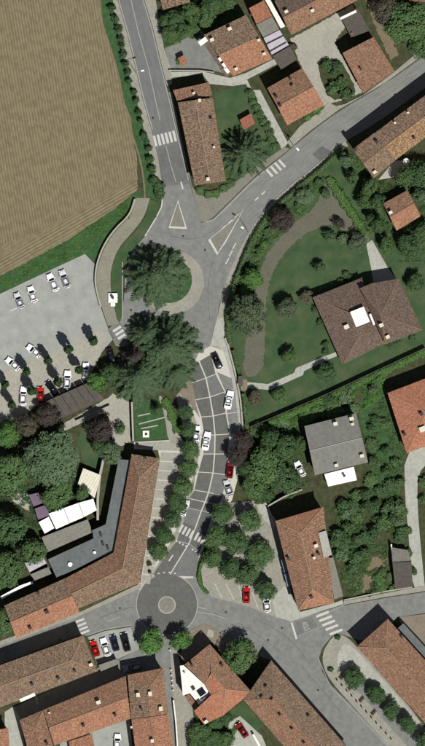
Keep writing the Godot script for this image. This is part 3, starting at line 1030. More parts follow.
func lay_paving() -> void:
	sheet("pavement", pv([103, -60, 117.6, 0, 125.6, 28, 132.6, 56, 142.6, 99, 151.6, 130, 158.6, 160, 162.6, 186, 159, 192, 155, 178, 148, 148, 140, 112, 130, 80, 122, 50, 115, 20, 113, 0, 100, -60]), 0.14, "pave", "pale gravelly pavement beside the verge of the north road", "pavement", 0.12)
	sheet("pavement", pv([131.5, -60, 144.5, 0, 153.5, 30, 160.5, 60, 167, 86, 172, 84, 171, 68, 164, 48, 158, 14, 146, -60]), 0.14, "pave", "narrow pavement in front of the house by the north road", "pavement", 0.12)
	sheet("pavement", pv([168.4, 92, 177.4, 130, 186, 168, 190, 181, 200, 222, 206, 221.5, 213, 217.5, 244, 187, 258, 173.5, 279, 157.5, 290, 148.5, 284, 147, 262, 162, 238, 180, 226, 190, 212, 197, 198, 195, 192, 186, 180, 130, 172, 92]), 0.15, "island_paving", "greyish pavement wedge where north and north east roads split", "pavement", 0.12)
	sheet("pavement", pv([291, 147.5, 308, 132.5, 339, 109.5, 384, 83.5, 424, 54.5, 500, 1, 496, -4, 420, 50, 394, 72, 363, 95, 345, 104, 336, 106, 328, 102, 322, 110, 300, 126, 287, 142]), 0.15, "pave", "pale pavement along the houses of the north east road", "pavement", 0.12)
	var sw := chaikin(pv([345, 141, 312, 168.5, 291, 184.5, 271, 202.5, 259, 217, 242, 243, 231, 268, 222, 296, 217, 318, 210, 346]), 1)
	var sw2 := chaikin(pv([348, 146, 315, 173, 294, 189, 275, 206.5, 263, 221, 247, 246, 236.5, 270, 228, 298, 224, 316, 228, 352]), 1)
	var pw := obj("pavement", ribbon_mesh(sw, sw2, 0.15, 60, 0.12), "pave")
	tag(pw, "pale curving pavement between road and park hedge", "pavement", "", "structure")
	sheet("pavement", pv([210, 346, 217, 318, 223, 318, 228, 340, 234, 368, 240, 400, 242.5, 428, 239.5, 428, 236, 400, 230, 372, 224, 352, 218, 346]), 0.16, "concrete", "pale concrete pavement along the boulevard beside the park", "pavement", 0.12)
	# car park and its gravel foot
	var lot := sheet("car_park", pv([-90, 336, 0, 294, 40, 275, 85, 254, 95, 264, 97, 290, 101, 308, 108, 328, 114, 338, 102, 352, 88, 380, 38, 404, 20, 420, 0, 424, -90, 430]), 0.05, "lot", "pale grey car park below the grass bank", "car park")
	obj("gravel_strip", poly_mesh(rag(chaikin(pv([-90, 412, 0, 372, 40, 356, 70, 345, 98, 330, 108, 333, 101, 352, 88, 380, 38, 404, 20, 418, 0, 422, -90, 428]), 1, true), 1.2), 0.058), "gravel_pale", lot)
	stripe("bay_line", pv([11, 311, 17, 308]), 0.3, 0.06, "paint", lot)
	# curved footpath and small crossing
	var fl := chaikin(pv([136, 198, 131, 216, 116, 230, 105, 246, 98, 264, 96, 280, 98, 292, 102, 308, 108, 326]), 2)
	var fr := chaikin(pv([150, 198, 145, 216, 133, 232, 118, 248, 111, 268, 110.5, 280, 111, 292, 115, 310, 118, 324]), 2)
	var fp := obj("footpath", ribbon_mesh(fl, fr, 0.13, 60, 0.1), "footpath")
	tag(fp, "curved grey footpath leading down to the car park", "path", "", "structure")
	sheet("path_verge", rag(pv([150, 199, 160, 203, 156, 217, 144, 236, 131, 252, 124, 274, 122, 318, 118.4, 323, 115.4, 310, 111.4, 292, 111, 280, 111.5, 268, 118.5, 249, 133.5, 233, 145.5, 217]), 0.7), 0.1, "lawn", "thin grass strip between footpath and roundabout road", "verge", 0.08)
	kerb([122.6, 262, 122.4, 290, 122.6, 318], "kerb", "pale kerb line between grass strip and roundabout road", 0.2)
	var cr := sheet("crossing_patch", pv([110, 331, 120, 322, 131, 337, 120, 346]), 0.056, "asphalt_flat", "patch of asphalt with three white crossing bars", "road")
	zebra(cr, [[117, 329], [119.6, 332.6], [122, 336.4]], Vector2(0.84, -0.54), 9.5, 0.65, 0.062)
	# west of the boulevard
	sheet("garden_path", rag(pv([113, 394, 122, 397, 130, 402, 131, 442, 120, 446, 112, 440, 110, 424, 106, 412, 62, 432, 56, 428, 104, 400]), 0.7), 0.06, "gravel_pale", "beige path behind the carport", "path")
	sheet("curved_walk", chaikin(pv([158, 396, 162, 396, 170, 412, 174, 428, 182, 440, 176, 446, 168, 440, 166, 424, 163, 410]), 1, true), 0.13, "pave", "curved pale walk around the pocket lawn", "path", 0.1)
	for a in [[138, 416, 150, 413.4], [139, 424, 166, 417], [141, 428.6, 158, 425.4]]:
		var o := stripe("garden_step", pv(a), 0.3, 0.12, "stone", null, 0.1)
		tag(o, "pale stone edging line across the pocket lawn", "edging", "stone edging lines in the pocket lawn")
	# plaza of paving bays beside the long roof
	var pz := sheet("plaza", pv([134, 442, 170, 440, 180, 436, 190, 452, 194, 470, 190, 488, 184, 505, 178, 524, 172, 540, 160, 561, 150, 575, 141, 585, 136, 582, 146, 548, 160, 459, 158, 450, 134, 449]), 0.1, "paving_line", "pale plaza of paving bays beside the long tiled roof", "plaza", 0.08)
	for k in 14:
		var y0 := 452.0 + k * 9.4
		var y1 := y0 + 8.8
		var lx0 := lerpf(161, 141.5, (y0 - 452) / 130.0)
		var lx1 := lerpf(161, 141.5, (y1 - 452) / 130.0)
		var rx0 := lerpf(190, 150, clampf((y0 - 470) / 108.0, 0, 1))
		var rx1 := lerpf(190, 150, clampf((y1 - 470) / 108.0, 0, 1))
		obj("paving_bay", poly_mesh(pv([lx0, y0 + 0.3, rx0, y0 + 1.5, rx1, y1 + 1.2, lx1, y1]), 0.108, 0.01), "plaza_slab", pz)
	obj("paving_bay", poly_mesh(pv([136, 443, 170, 441, 184, 441, 189, 451, 160, 450.5, 136, 447.6]), 0.108, 0.01), "plaza_slab", pz)
	sheet("plaza_corner", pv([141, 585, 150, 575.5, 141, 590, 138, 590]), 0.11, "concrete", "pale paving corner by the small roundabout", "pavement", 0.09)
	# parking plaza under the trees
	sheet("tree_plaza", pv([212, 526, 228, 503, 262, 500, 276, 520, 284, 560, 296, 612, 288, 620, 272, 616, 250, 607, 232, 602, 212, 597, 203, 586, 201, 570, 206, 556]), 0.09, "pave", "pale parking plaza shaded by rows of round trees", "plaza", 0.07)
	sheet("tree_strip", pv([176, 396, 186, 384, 200, 418, 206, 450, 202, 480, 190, 512, 176, 542, 152, 578, 140, 588, 138, 584, 150, 575, 172, 540, 190, 488, 186, 440]), 0.045, "pave", "pale strip of paving below the row of trees at the boulevard", "pavement")
	for a in [[215, 584, 222, 598], [226, 584, 234, 600], [238, 582, 243, 602], [252, 592, 258, 608]]:
		var o := stripe("bay_line", pv(a), 0.14, 0.096, "paint")
		tag(o, "thin white bay line on the shaded parking plaza", "line", "bay lines of the shaded plaza", "structure")
	sheet("yard_corner", pv([272, 600, 284, 585, 296, 604, 300, 612, 334, 603, 342, 600, 344, 604, 320, 611.5, 300, 618.5, 291, 621.5, 276, 617]), 0.12, "concrete", "pale pavement at the foot of the orange hip roofed building", "pavement", 0.1)
	sheet("pavement", pv([344, 601, 412, 588, 425, 586, 520, 572, 520, 577, 425, 591, 385, 597, 342, 605]), 0.12, "pave", "narrow pavement below the vegetable garden", "pavement", 0.1)
	# south-east pavement with its square
	sheet("square", chaikin(pv([332, 637, 338, 634, 347, 637, 356, 646, 428, 728, 440, 760, 400, 760, 385, 742, 362, 716, 338, 690, 326, 674, 322, 660, 324, 649]), 1, true), 0.14, "pave", "pale square with a row of trees beside the long tiled roof", "square", 0.12)
	sheet("square_walk", chaikin(pv([342, 644, 350, 645, 357, 651, 424, 726, 418, 730, 352, 664, 340, 672, 336, 660]), 1, true), 0.15, "concrete", "light concrete walk along the wall of the long tiled roof", "pavement")
	sheet("tree_bed", pv([344, 676, 352, 668, 424, 744, 414, 754]), 0.146, "asphalt_old_flat", "grey strip of ground under the row of square trees", "square")
	sheet("east_court", pv([398, 617, 425, 614, 520, 602, 520, 660, 440, 660, 402, 627]), 0.056, "pave_brown", "brown grey court beside the long tiled roof", "yard")
	# south side
	sheet("south_pavement", pv([192, 629, 205, 623, 222, 633, 240, 641, 258, 650, 262, 655, 244, 672, 212, 642, 186, 662, 181, 660, 181, 640]), 0.12, "pave_brown", "yellowish pavement in front of the house with the white terrace", "pavement", 0.1)
	obj("yellow_slab", poly_mesh(pv([208, 629, 214, 631, 213, 638, 207, 636]), 0.127), "gravel_pale", get_node("south_pavement"))
	sheet("parking_pocket", pv([88, 637, 105, 631, 131, 627, 140, 649, 118, 659, 97, 664]), 0.056, "lot", "small pale parking pocket with four cars", "car park")
	sheet("side_strip", pv([170, 650, 176, 650, 192, 700, 193, 713, 200, 780, 176, 780, 174, 700]), 0.058, "pave", "grey passage beside the white terrace house", "path")
	sheet("alley", pv([4, 712, 98, 668, 118, 660, 141, 648, 158, 652, 165, 668, 128, 678, 44, 714, 20, 724]), 0.046, "asphalt_old_flat", "shaded asphalt alley between the tiled rows", "road")
	sheet("courtyard", pv([60, 734, 90, 728, 130, 716, 134, 780, 60, 780]), 0.03, "lot", "pale courtyard between tiled roofs", "yard")
	sheet("west_yard", pv([5, 712, 14, 706, 21, 720, 30, 780, 4, 780]), 0.055, "concrete", "pale passage between two tiled blocks", "yard")
	sheet("back_drive", pv([228, 722, 240, 716, 262, 736, 276, 770, 234, 780]), 0.035, "concrete", "pale drive with a dark car behind the tiled houses", "drive")
	sheet("alley_pavement", pv([-90, 672, 0, 641, 78, 613, 141, 583, 141, 588, 76, 617.5, 0, 646, -90, 677]), 0.12, "pave", "pale pavement strip along the wall of the orange roof", "pavement", 0.1)
	# north yards
	sheet("grey_yard", pv([165, 48, 201, 31, 206, 38, 228, 74, 215, 71, 169, 69]), 0.05, "asphalt_old_flat", "grey concrete yard beside the terracotta house", "yard")
	sheet("lane", pv([168, 72, 203, 71.5, 230, 78, 246, 73, 274, 59, 277, 64, 247, 79.5, 252, 90, 260, 90, 288, 143, 282, 150, 264, 118, 246, 84, 232, 86, 210, 84, 202, 74, 170, 78]), 0.06, "concrete", "pale lane winding between the northern houses", "lane")
	sheet("gravel_yard", rag(pv([290, 39, 352, 5, 358, 12, 343, 30, 334, 43, 343, 57, 362, 92, 350, 98, 330, 104, 318, 108, 301, 66]), 0.8), 0.05, "gravel_pale", "pale gravel yard between three tiled houses", "yard")
	sheet("garden_island", rag(chaikin(pv([317, 62, 330, 58, 342, 62, 358, 92, 346, 98, 330, 100, 322, 84]), 1, true), 0.9), 0.07, "rough", "planted island in the pale gravel yard", "flower bed", 0.03)
	sheet("white_drive", pv([366, 244, 372, 240, 388, 268, 398, 282, 374, 286, 371, 268]), 0.06, "concrete", "pale concrete drive up to the villa", "drive")
	var wp := sheet("white_path", pv([247, 382, 268, 384, 294, 373, 296, 368, 325, 356, 336, 352, 337, 356, 325, 361, 304, 371, 303, 375, 270, 390, 247, 388]), 0.06, "concrete", "pale stone path across the lawn to the villa", "path", 0.04)
	obj("gate_slab", poly_mesh(pv([240, 380, 247, 379, 248, 390, 241, 391]), 0.07), "pave_brown", wp)
	sheet("east_drive", chaikin(pv([404, 454, 425, 446, 460, 440, 462, 456, 428, 462, 418, 474, 417, 495, 419, 530, 424, 580, 425, 588, 412, 590, 409, 540, 405, 500]), 1, true), 0.05, "concrete", "pale concrete drive beside the orange hip roof", "drive")
	sheet("vegetable_patch", rag(pv([356, 572, 368, 560, 384, 552, 390, 560, 378, 574, 362, 596, 354, 600]), 1.6), 0.03, "dirt", "brown vegetable patch beside the garden shed", "garden bed")
	sheet("villa_terrace", pv([378, 180, 394, 161, 404, 160, 412, 168, 400, 176]), 0.05, "concrete", "pale terrace below the tan tiled roof", "terrace")
	sheet("house_terrace", pv([256, 505, 266, 500, 272, 516, 276, 530, 264, 520]), 0.1, "concrete", "pale slab at the back of the orange hip roofed building", "terrace", 0.08)


# ==================================================================== houses
func gable(a: Array, b: Array, c: Array, d: Array, he: float, hr: float, m1: String, m2: String, hip1 := 0.0, hip2 := 0.0, t := 0.5) -> Dictionary:
	# ridge from the middle of a-b... to the middle of c-d: slopes b-c and d-a; hips (plan units) pull the ridge ends in
	var A := Vector2(a[0], a[1]); var B := Vector2(b[0], b[1]); var C := Vector2(c[0], c[1]); var D := Vector2(d[0], d[1])
	var r1 := A.lerp(B, t)
	var r2 := D.lerp(C, t)
	var dir := (r2 - r1).normalized()
	r1 += dir * hip1
	r2 -= dir * hip2
	var V := [[A.x, A.y, he], [B.x, B.y, he], [C.x, C.y, he], [D.x, D.y, he], [r1.x, r1.y, hr], [r2.x, r2.y, hr]]
	var F := [[1, 2, 5, 4], [3, 0, 4, 5]]
	var Q := [m1, m2]
	if hip1 > 0:
		F.append([0, 1, 4]); Q.append(m1 if hip1 > 0 else m2)
	if hip2 > 0:
		F.append([2, 3, 5]); Q.append(m2)
	return {"V": V, "F": F, "Q": Q}


func flat_roof(p: Array, h: float, m: String) -> Dictionary:
	var V := []
	var f := []
	for i in range(0, p.size(), 2):
		V.append([p[i], p[i + 1], h])
		f.append(i / 2)
	return {"V": V, "F": [f], "Q": [m]}


func house(called: String, label: String, r: Dictionary, o := {}) -> Node3D:
	var P := []
	var mid := Vector3.ZERO
	for v in r.V:
		P.append(g(v[0], v[1], v[2]))
		mid += P[-1] / r.V.size()
	mid.y = 0.0
	var t := thing(called, label, o.get("category", "house"), mid, o.get("group", ""))
	var pitch: float = o.get("pitch", 0.4)
	var uses := {}
	var planes := []
	for k in r.F.size():
		var poly := []
		var c := Vector3.ZERO
		for i in r.F[k]:
			poly.append(P[i])
			c += P[i] / r.F[k].size()
		var n := Vector3.ZERO
		for i in poly.size():
			var a: Vector3 = poly[i]
			var b: Vector3 = poly[(i + 1) % poly.size()]
			n += Vector3((a.y - b.y) * (a.z + b.z), (a.z - b.z) * (a.x + b.x), (a.x - b.x) * (a.y + b.y))
		n = n.normalized() * signf(n.y if n.y != 0.0 else 1.0)
		planes.append([n, c])
		var isflat := n.y > 0.9995
		obj("flat_roof" if isflat else "roof_slope", corrugate(poly, 0.0 if isflat else pitch, o.get("amp", 0.07), null, 0.16, Vector2(rng.randf() * 12, rng.randf() * 12), mid), r.Q[k], t)
		for i in r.F[k].size():
			var e := Vector2i(r.F[k][i], r.F[k][(i + 1) % r.F[k].size()])
			var key := Vector2i(mini(e.x, e.y), maxi(e.x, e.y))
			if not uses.has(key):
				uses[key] = []
			uses[key].append(k)
	# ridge caps on the convex inner edges
	var nexts := {}
	for key in uses:
		var us: Array = uses[key]
		var a: Vector3 = P[key.x]
		var b: Vector3 = P[key.y]
		if us.size() == 2:
			if (planes[us[1]][1] - planes[us[0]][1]).dot(planes[us[0]][0]) < -0.05:
				var st := SurfaceTool.new()
				st.begin(Mesh.PRIMITIVE_TRIANGLES)
				var up := Vector3(0, 0.06, 0)
				tube(st, a + up - mid, b + up - mid, 0.11, 0.11, 6)
				obj("ridge_cap", st.commit(), o.get("ridge", "ridge_dark"), t)
		else:
			for e in [[key.x, key.y], [key.y, key.x]]:
				if not nexts.has(e[0]):
					nexts[e[0]] = []
				nexts[e[0]].append(e[1])
	# outline, walls set in under the eaves
	var loop := []
	var cur: int = nexts.keys()[0]
	var prev := -1
	while loop.size() < nexts.size():
		loop.append(cur)
		var nx: int = nexts[cur][0] if nexts[cur][0] != prev else nexts[cur][1]
		prev = cur
		cur = nx
		if cur == loop[0]:
			break
	var area := 0.0
	for i in loop.size():
		var a: Vector3 = P[loop[i]]
		var b: Vector3 = P[loop[(i + 1) % loop.size()]]
		area += a.x * b.z - b.x * a.z
	if area < 0:
		loop.reverse()
	var inset: float = o.get("inset", 0.4)
	var W := []
	var H := []
	for i in loop.size():
		var p: Vector3 = P[loop[i]]
		var a: Vector3 = P[loop[posmod(i - 1, loop.size())]]
		var b: Vector3 = P[loop[(i + 1) % loop.size()]]
		var d0 := Vector2(p.x - a.x, p.z - a.z).normalized()
		var d1 := Vector2(b.x - p.x, b.z - p.z).normalized()
		var n0 := Vector2(-d0.y, d0.x)
		var n1 := Vector2(-d1.y, d1.x)
		var nn := (n0 + n1).normalized()
		nn *= minf(inset / maxf(nn.dot(n0), 0.35), inset * 2.0)
		W.append(Vector3(p.x + nn.x, 0, p.z + nn.y))
		H.append(p.y - 0.15)
	if not o.get("open", false):
		var V := PackedVector3Array(); var N := PackedVector3Array(); var U := PackedVector2Array(); var I := PackedInt32Array()
		for i in W.size():
			var j := (i + 1) % W.size()
			var a: Vector3 = W[i] - mid
			var b: Vector3 = W[j] - mid
			var d := b - a
			var L := d.length()
			var n := Vector3(d.z, 0, -d.x).normalized()
			var k := V.size()
			for c in [[a, 0.0, 0.0], [b, 0.0, L], [b, H[j], L], [a, H[i], 0.0]]:
				V.append(c[0] + Vector3(0, c[1], 0)); N.append(n); U.append(Vector2(c[2], c[1]))
			I.append_array(PackedInt32Array([k, k + 1, k + 2, k, k + 2, k + 3]))
			var hh := minf(H[i], H[j])
			if L > 3.4 and hh > 2.4 and not o.get("blind", false):
				var cnt := int(L / 4.2)
				for fl in int((hh - 0.2) / 2.8) if hh > 3.2 else 1:
					for w in cnt:
						var at := a + d * ((w + 0.5) / maxf(cnt, 1)) + Vector3(0, 1.55 + 2.8 * fl, 0) + n * 0.02
						var wo := part("window", box_mesh(0.95, 1.25, 0.08), "window_glass", t, at, atan2(n.x, n.z))
						part("sill", box_mesh(1.15, 0.06, 0.2), "stone", wo, Vector3(0, -0.67, 0.06))
		obj("wall", arr_mesh(V, N, I, U), o.get("wall", "plaster"), t)
		if not o.get("blind", false):
			var a: Vector3 = W[0] - mid
			var b: Vector3 = W[1] - mid
			var n := Vector3(b.z - a.z, 0, a.x - b.x).normalized()
			part("door", box_mesh(1.0, 2.1, 0.1), "wood", t, a.lerp(b, 0.5) + Vector3(0, 1.05, 0) + n * 0.03, atan2(n.x, n.z))
	else:
		for p in W:
			var hh: float = H[W.find(p)]
			part("post", cyl_mesh(0.06, 0.06, hh, 8), o.get("post", "grey_metal"), t, p - mid + Vector3(0, hh * 0.5, 0))
	# chimneys and roof windows
	var e0: Vector3 = P[r.F[0][1]] - P[r.F[0][0]]
	var turn := -atan2(e0.z, e0.x)
	for q in o.get("chimneys", []):
		var y := roof_y(r, q[0], q[1])
		var big: float = 0.82 * (q[2] if q.size() > 2 else 0.75)
		var ch := part("chimney", box_mesh(big, 1.5, big * 0.8), "plaster_white", t, g(q[0], q[1], y + 0.35) - mid, turn)
		part("chimney_cap", box_mesh(big + 0.2, 0.1, big * 0.8 + 0.2), q[3] if q.size() > 3 else "canvas_cream", ch, Vector3(0, 0.86, 0))
		for sx in [-0.35, 0.35]:
			part("cap_leg", box_mesh(0.1, 0.1, big * 0.7), "stone", ch, Vector3(sx * big, 0.78, 0))
	for q in o.get("skylights", []):
		var hit := plane_at(r, q[0], q[1])
		var n: Vector3 = hit[1]
		var ux := n.cross(Vector3.BACK).normalized() if absf(n.x) > absf(n.z) else n.cross(Vector3.RIGHT).normalized()
		ux = Vector3.UP.cross(n)
		if ux.length() < 0.02:
			ux = e0
		ux = ux.normalized()
		var fr := obj("skylight", box_mesh(0.85, 0.16, 0.65), "dark_metal", t)
		fr.transform = Transform3D(Basis(ux, n, ux.cross(n)), g(q[0], q[1], hit[0]) - mid + n * 0.1)
		part("pane", box_mesh(0.68, 0.02, 0.48), "window_glass", fr, Vector3(0, 0.09, 0))
	return t


func plane_at(r: Dictionary, x: float, y: float) -> Array:
	var best := [r.V[0][2], Vector3.UP]
	for f in r.F:
		var pp := PackedVector2Array()
		for i in f:
			pp.append(Vector2(r.V[i][0], r.V[i][1]))
		if Geometry2D.is_point_in_polygon(Vector2(x, y), pp):
			var a := g(r.V[f[0]][0], r.V[f[0]][1], r.V[f[0]][2])
			var b := g(r.V[f[1]][0], r.V[f[1]][1], r.V[f[1]][2])
			var c := g(r.V[f[2]][0], r.V[f[2]][1], r.V[f[2]][2])
			var n := (b - a).cross(c - a).normalized()
			if n.y < 0:
				n = -n
			var p := g(x, y)
			return [a.y - (n.x * (p.x - a.x) + n.z * (p.z - a.z)) / n.y, n]
	return best


func roof_y(r: Dictionary, x: float, y: float) -> float:
	return plane_at(r, x, y)[0]


func slab_roof(called: String, label: String, p: Array, h: float, m: String, o := {}) -> Node3D:
	o["blind"] = o.get("blind", true)
	if not o.has("inset"):
		o["inset"] = 0.12
	return house(called, label, flat_roof(p, h, m), o)


func build_houses() -> void:
	# ---- north
	house("house", "small brown mauve roof at the top of the green garden by the road", gable([157, -14], [186, -26], [190, 3], [163, 11], 5.0, 6.0, "tile_brown", "tile_brown"), {"blind": false})
	house("house", "low brown tiled front part of the long house by north road", {"V": [[173, 91, 5.2], [209, 83, 5.2], [212.4, 96.4, 5.9], [177, 101.4, 5.9]], "F": [[0, 1, 2, 3]], "Q": ["tile_mid"]}, {"chimneys": [[194, 94, 0.5]]})
	house("long_house", "long weathered patchy brown roof running along the north road", gable([178, 103.4], [213, 98.6], [225.6, 182], [195, 186], 6.6, 7.9, "tile_patchy", "tile_brown", 0.0, 0.0, 0.5), {"chimneys": [[199.6, 101.6, 0.7], [208, 180, 0.8], [214, 148, 0.4]], "skylights": [[210, 118]], "ridge": "ridge"})
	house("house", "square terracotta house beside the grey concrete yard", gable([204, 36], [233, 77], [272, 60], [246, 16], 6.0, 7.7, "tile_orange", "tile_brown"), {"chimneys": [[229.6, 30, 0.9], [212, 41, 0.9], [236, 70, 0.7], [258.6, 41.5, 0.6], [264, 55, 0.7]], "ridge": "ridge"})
	var terr := slab_roof("balcony_wing", "reddish brown balcony strip along the square terracotta house", [201, 40, 205.5, 38, 231, 75, 226, 78], 3.0, "tile_villa", {"category": "balcony"})
	for q in [[222, 58.5, 1.0, 1.8], [225, 66, 1.5, 1.0], [227, 70.5, 1.6, 1.0], [203, 42, 1.2, 2.2]]:
		part("white_box", box_mesh(q[2], 0.8, q[3]), "plaster_white", terr, g(q[0], q[1], 3.4) - terr.position, -0.95)
	house("lean_to", "small bright orange roof tucked beside the square terracotta house", {"V": [[249, 9, 4.6], [264, 1, 4.6], [272, 17, 5.4], [256, 25, 5.4]], "F": [[0, 1, 2, 3]], "Q": ["tile_new"]}, {"blind": true})
	slab_roof("flat_annex", "grey concrete flat roof beside the small orange roof", [256, 25.4, 272, 17.4, 279, 30, 263, 38], 4.2, "roof_concrete")
	var wt := slab_roof("white_terrace", "pale roof terrace crossed by dark lines", [263.4, 38.6, 279.4, 30.6, 289, 46, 272, 56], 3.6, "canvas_lilac")
	for q in [[[266, 45], [284, 36]], [[270, 52], [286, 43]]]:
		var a := g(q[0][0], q[0][1], 3.7)
		var b := g(q[1][0], q[1][1], 3.7)
		part("parapet", box_mesh(a.distance_to(b), 0.35, 0.25), "dark_metal", wt, (a + b) * 0.5 - wt.position, -atan2(b.z - a.z, b.x - a.x))
	house("lean_to", "dark grey sloping roof below the pale lined terrace", {"V": [[272.4, 56.6, 4.2], [289.4, 46.8, 4.2], [297, 60, 3.2], [281, 70, 3.2]], "F": [[0, 1, 2, 3]], "Q": ["felt"]}, {"blind": true})
	var gl := slab_roof("passage_roof", "thin white roof strip between two tiled houses", [265, 0.6, 269, -1.4, 285, 27, 280.6, 29], 3.4, "plaster_white")
	gl.set_meta("category", "roof")
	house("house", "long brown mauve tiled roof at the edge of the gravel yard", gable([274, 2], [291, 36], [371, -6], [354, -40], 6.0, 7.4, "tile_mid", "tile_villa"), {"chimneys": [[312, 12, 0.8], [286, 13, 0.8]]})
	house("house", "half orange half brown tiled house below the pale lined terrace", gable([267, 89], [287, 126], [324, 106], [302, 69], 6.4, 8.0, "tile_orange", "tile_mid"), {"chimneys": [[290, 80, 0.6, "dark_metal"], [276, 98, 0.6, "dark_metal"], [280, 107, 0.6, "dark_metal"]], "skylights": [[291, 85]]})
	house("house", "brown tiled house with its ridge running down to the road", gable([342, 54], [373, 38], [394, 72], [363, 94], 5.8, 7.0, "tile_mid", "tile_mid"), {"chimneys": [[360, 70, 0.5, "dark_metal"]], "ridge": "ridge"})
	var an := house("annex", "dark corrugated annex roof behind the brown tiled house", {"V": [[340, 17, 3.2], [357, 9, 3.2], [369.5, 31, 2.8], [351, 38, 2.8]], "F": [[0, 1, 2, 3]], "Q": ["felt"]}, {"blind": true, "pitch": 0.5})
	part("white_coping", box_mesh(4.2, 0.25, 0.6), "plaster_white", an, g(348, 15.5, 3.35) - an.position, 0.45)
	part("round_vent", cyl_mesh(0.35, 0.25, 0.7), "tile_red", an, g(351.5, 34, 3.2) - an.position)
	house("house", "mottled brown end house of the row below the north east road", gable([352, 150], [373, 179], [394.4, 161], [374, 133.6], 7.8, 9.2, "tile_patchy", "tile_brown"), {"chimneys": [[354.6, 150.6, 0.8, "dark_metal"], [376, 143, 0.7, "dark_metal"], [374, 173, 0.8]]})
	house("row_house", "long grey brown and tan speckled roof shading the north east road", gable([373.8, 134.2], [394.2, 161.2], [467, 106], [447, 79.4], 8.0, 9.4, "tile_tan", "tile_brown"), {"chimneys": [[413, 139, 0.6, "dark_metal"], [394, 124, 0.4], [407, 114, 0.4]], "ridge": "ridge"})
	house("garden_house", "small two tone orange house among the garden trees", gable([382.6, 204], [396, 231], [420, 216.4], [407, 190.6], 4.2, 5.4, "tile_orange", "tile_mid"), {"chimneys": [[390, 213, 0.8]]})
	house("shed", "tiny pinkish red shed roof in the garden by the fir", {"V": [[239.5, 120, 2.3], [251, 113.6, 2.3], [255, 124, 2.8], [244, 130, 2.8]], "F": [[0, 1, 2, 3]], "Q": ["tile_red"]}, {"category": "shed", "blind": true})
	house("shed", "tiny orange hut roof in the grey concrete yard", {"V": [[177.6, 58.6, 2.3], [184.6, 55, 2.3], [188, 64, 2.6], [181, 67, 2.6]], "F": [[0, 1, 2, 3]], "Q": ["tile_orange"]}, {"category": "shed", "blind": true})
	house("house", "brown roof corner showing behind the big garden tree", gable([405, -24], [440, -24], [438, 4], [409, 2.4], 5.0, 6.4, "tile_mid", "tile_mid"), {"blind": true})
	# ---- villa
	var hv := {"V": [[312.6, 298, 3.4], [361, 277.6, 3.4], [384, 344, 3.4], [342, 364, 3.4], [349, 313, 5.6], [362, 334, 5.6]], "F": [[0, 1, 2, 5, 4], [0, 4, 5, 3], [2, 3, 5]], "Q": ["tile_villa", "tile_villa", "tile_villa"]}
	hv = {"V": [[312.6, 298, 3.4], [361, 277.6, 3.4], [384.4, 344, 3.4], [342, 364, 3.4], [349, 313, 5.7], [359, 336, 5.7], [367, 308, 4.6], [376, 330, 4.4]], "F": [[0, 1, 6, 4], [0, 4, 5, 3], [3, 5, 7, 2], [1, 2, 7, 6], [4, 6, 7, 5]], "Q": ["tile_villa", "tile_villa", "tile_villa", "tile_villa", "tile_villa"]}
	var vb := house("villa", "brown hip roofed villa with a bright white square on its roof", hv, {"category": "villa", "chimneys": [[346, 327, 1.2]], "ridge": "ridge_dark"})
	var wr := 0.38
	var wsq := part("roof_lantern", box_mesh(3.3, 1.2, 3.7), "plaster_white", vb, g(359.4, 317, 5.7) - vb.position, wr)
	part("lantern_top", box_mesh(3.5, 0.12, 3.9), "canvas_white", wsq, Vector3(0, 0.67, 0))
	part("white_strip", box_mesh(0.5, 0.9, 2.8), "plaster_white", vb, g(371.6, 319.5, 5.3) - vb.position, wr)
	house("villa_wing", "brown wing of the villa stepping up beside the white square", {"V": [[359.6, 288.4, 5.8], [371, 283.6, 5.8], [398, 279, 5.8], [421.6, 330, 5.8], [384.8, 344.6, 5.8], [380, 315, 7.8]], "F": [[0, 1, 5], [1, 2, 5], [2, 3, 5], [3, 4, 5], [4, 0, 5]], "Q": ["tile_villa", "tile_villa", "tile_villa", "tile_villa", "tile_villa"]}, {"category": "villa", "chimneys": [[380.6, 325.4, 1.0], [387, 337, 0.9]], "ridge": "ridge_dark"})
	# ---- east
	house("house", "square house under a plain grey two sided roof", gable([304, 426], [314.5, 475], [367.5, 462], [355.5, 413], 6.0, 7.2, "fibre", "fibre"), {"chimneys": [[335, 423.6, 1.0], [351, 418.6, 1.0], [336, 465, 0.8], [361.4, 455.6, 0.9], [352, 424, 0.6]], "ridge": "stone", "pitch": 0.25, "amp": 0.03})
	slab_roof("white_annex", "flat white annex roof below the grey roofed house", [324, 474, 353.4, 466.6, 356.6, 480, 328, 486.4], 3.0, "canvas_white", {"chimneys": [[344, 475.6, 0.5, "dark_metal"]]})
	house("house", "orange hip roofed house at the head of the concrete drive", gable([387, 393], [406, 453], [466, 430], [447, 370], 5.6, 7.8, "tile_new", "tile_new", 31, 31), {"chimneys": [[420.5, 414, 0.8, "dark_metal"], [403.6, 434, 0.7, "dark_metal"], [421.6, 429, 1.6]], "ridge": "ridge"})
	house("house", "tall orange hip roofed building between tree plaza and garden", {"V": [[275, 520.6, 7.6], [323, 506.4, 7.6], [333.4, 602, 7.6], [298, 609.4, 7.6], [300, 532, 9.6], [312, 588, 9.6]], "F": [[0, 1, 4], [1, 2, 5, 4], [2, 3, 5], [3, 0, 4, 5]], "Q": ["tile_orange", "tile_mid", "tile_orange", "tile_mid"]}, {"chimneys": [[288, 557.6, 0.6, "dark_metal"], [311, 596, 0.7, "dark_metal"], [315.6, 545, 0.9], [318, 553, 0.6, "dark_metal"], [313.6, 557, 0.6]], "ridge": "ridge"})
	slab_roof("roof_terrace", "pale roof terrace let into the slope of the tall orange building", [318, 532, 325.6, 530, 331.4, 554, 323, 557], 8.7, "concrete", {"category": "terrace", "inset": 0.1})
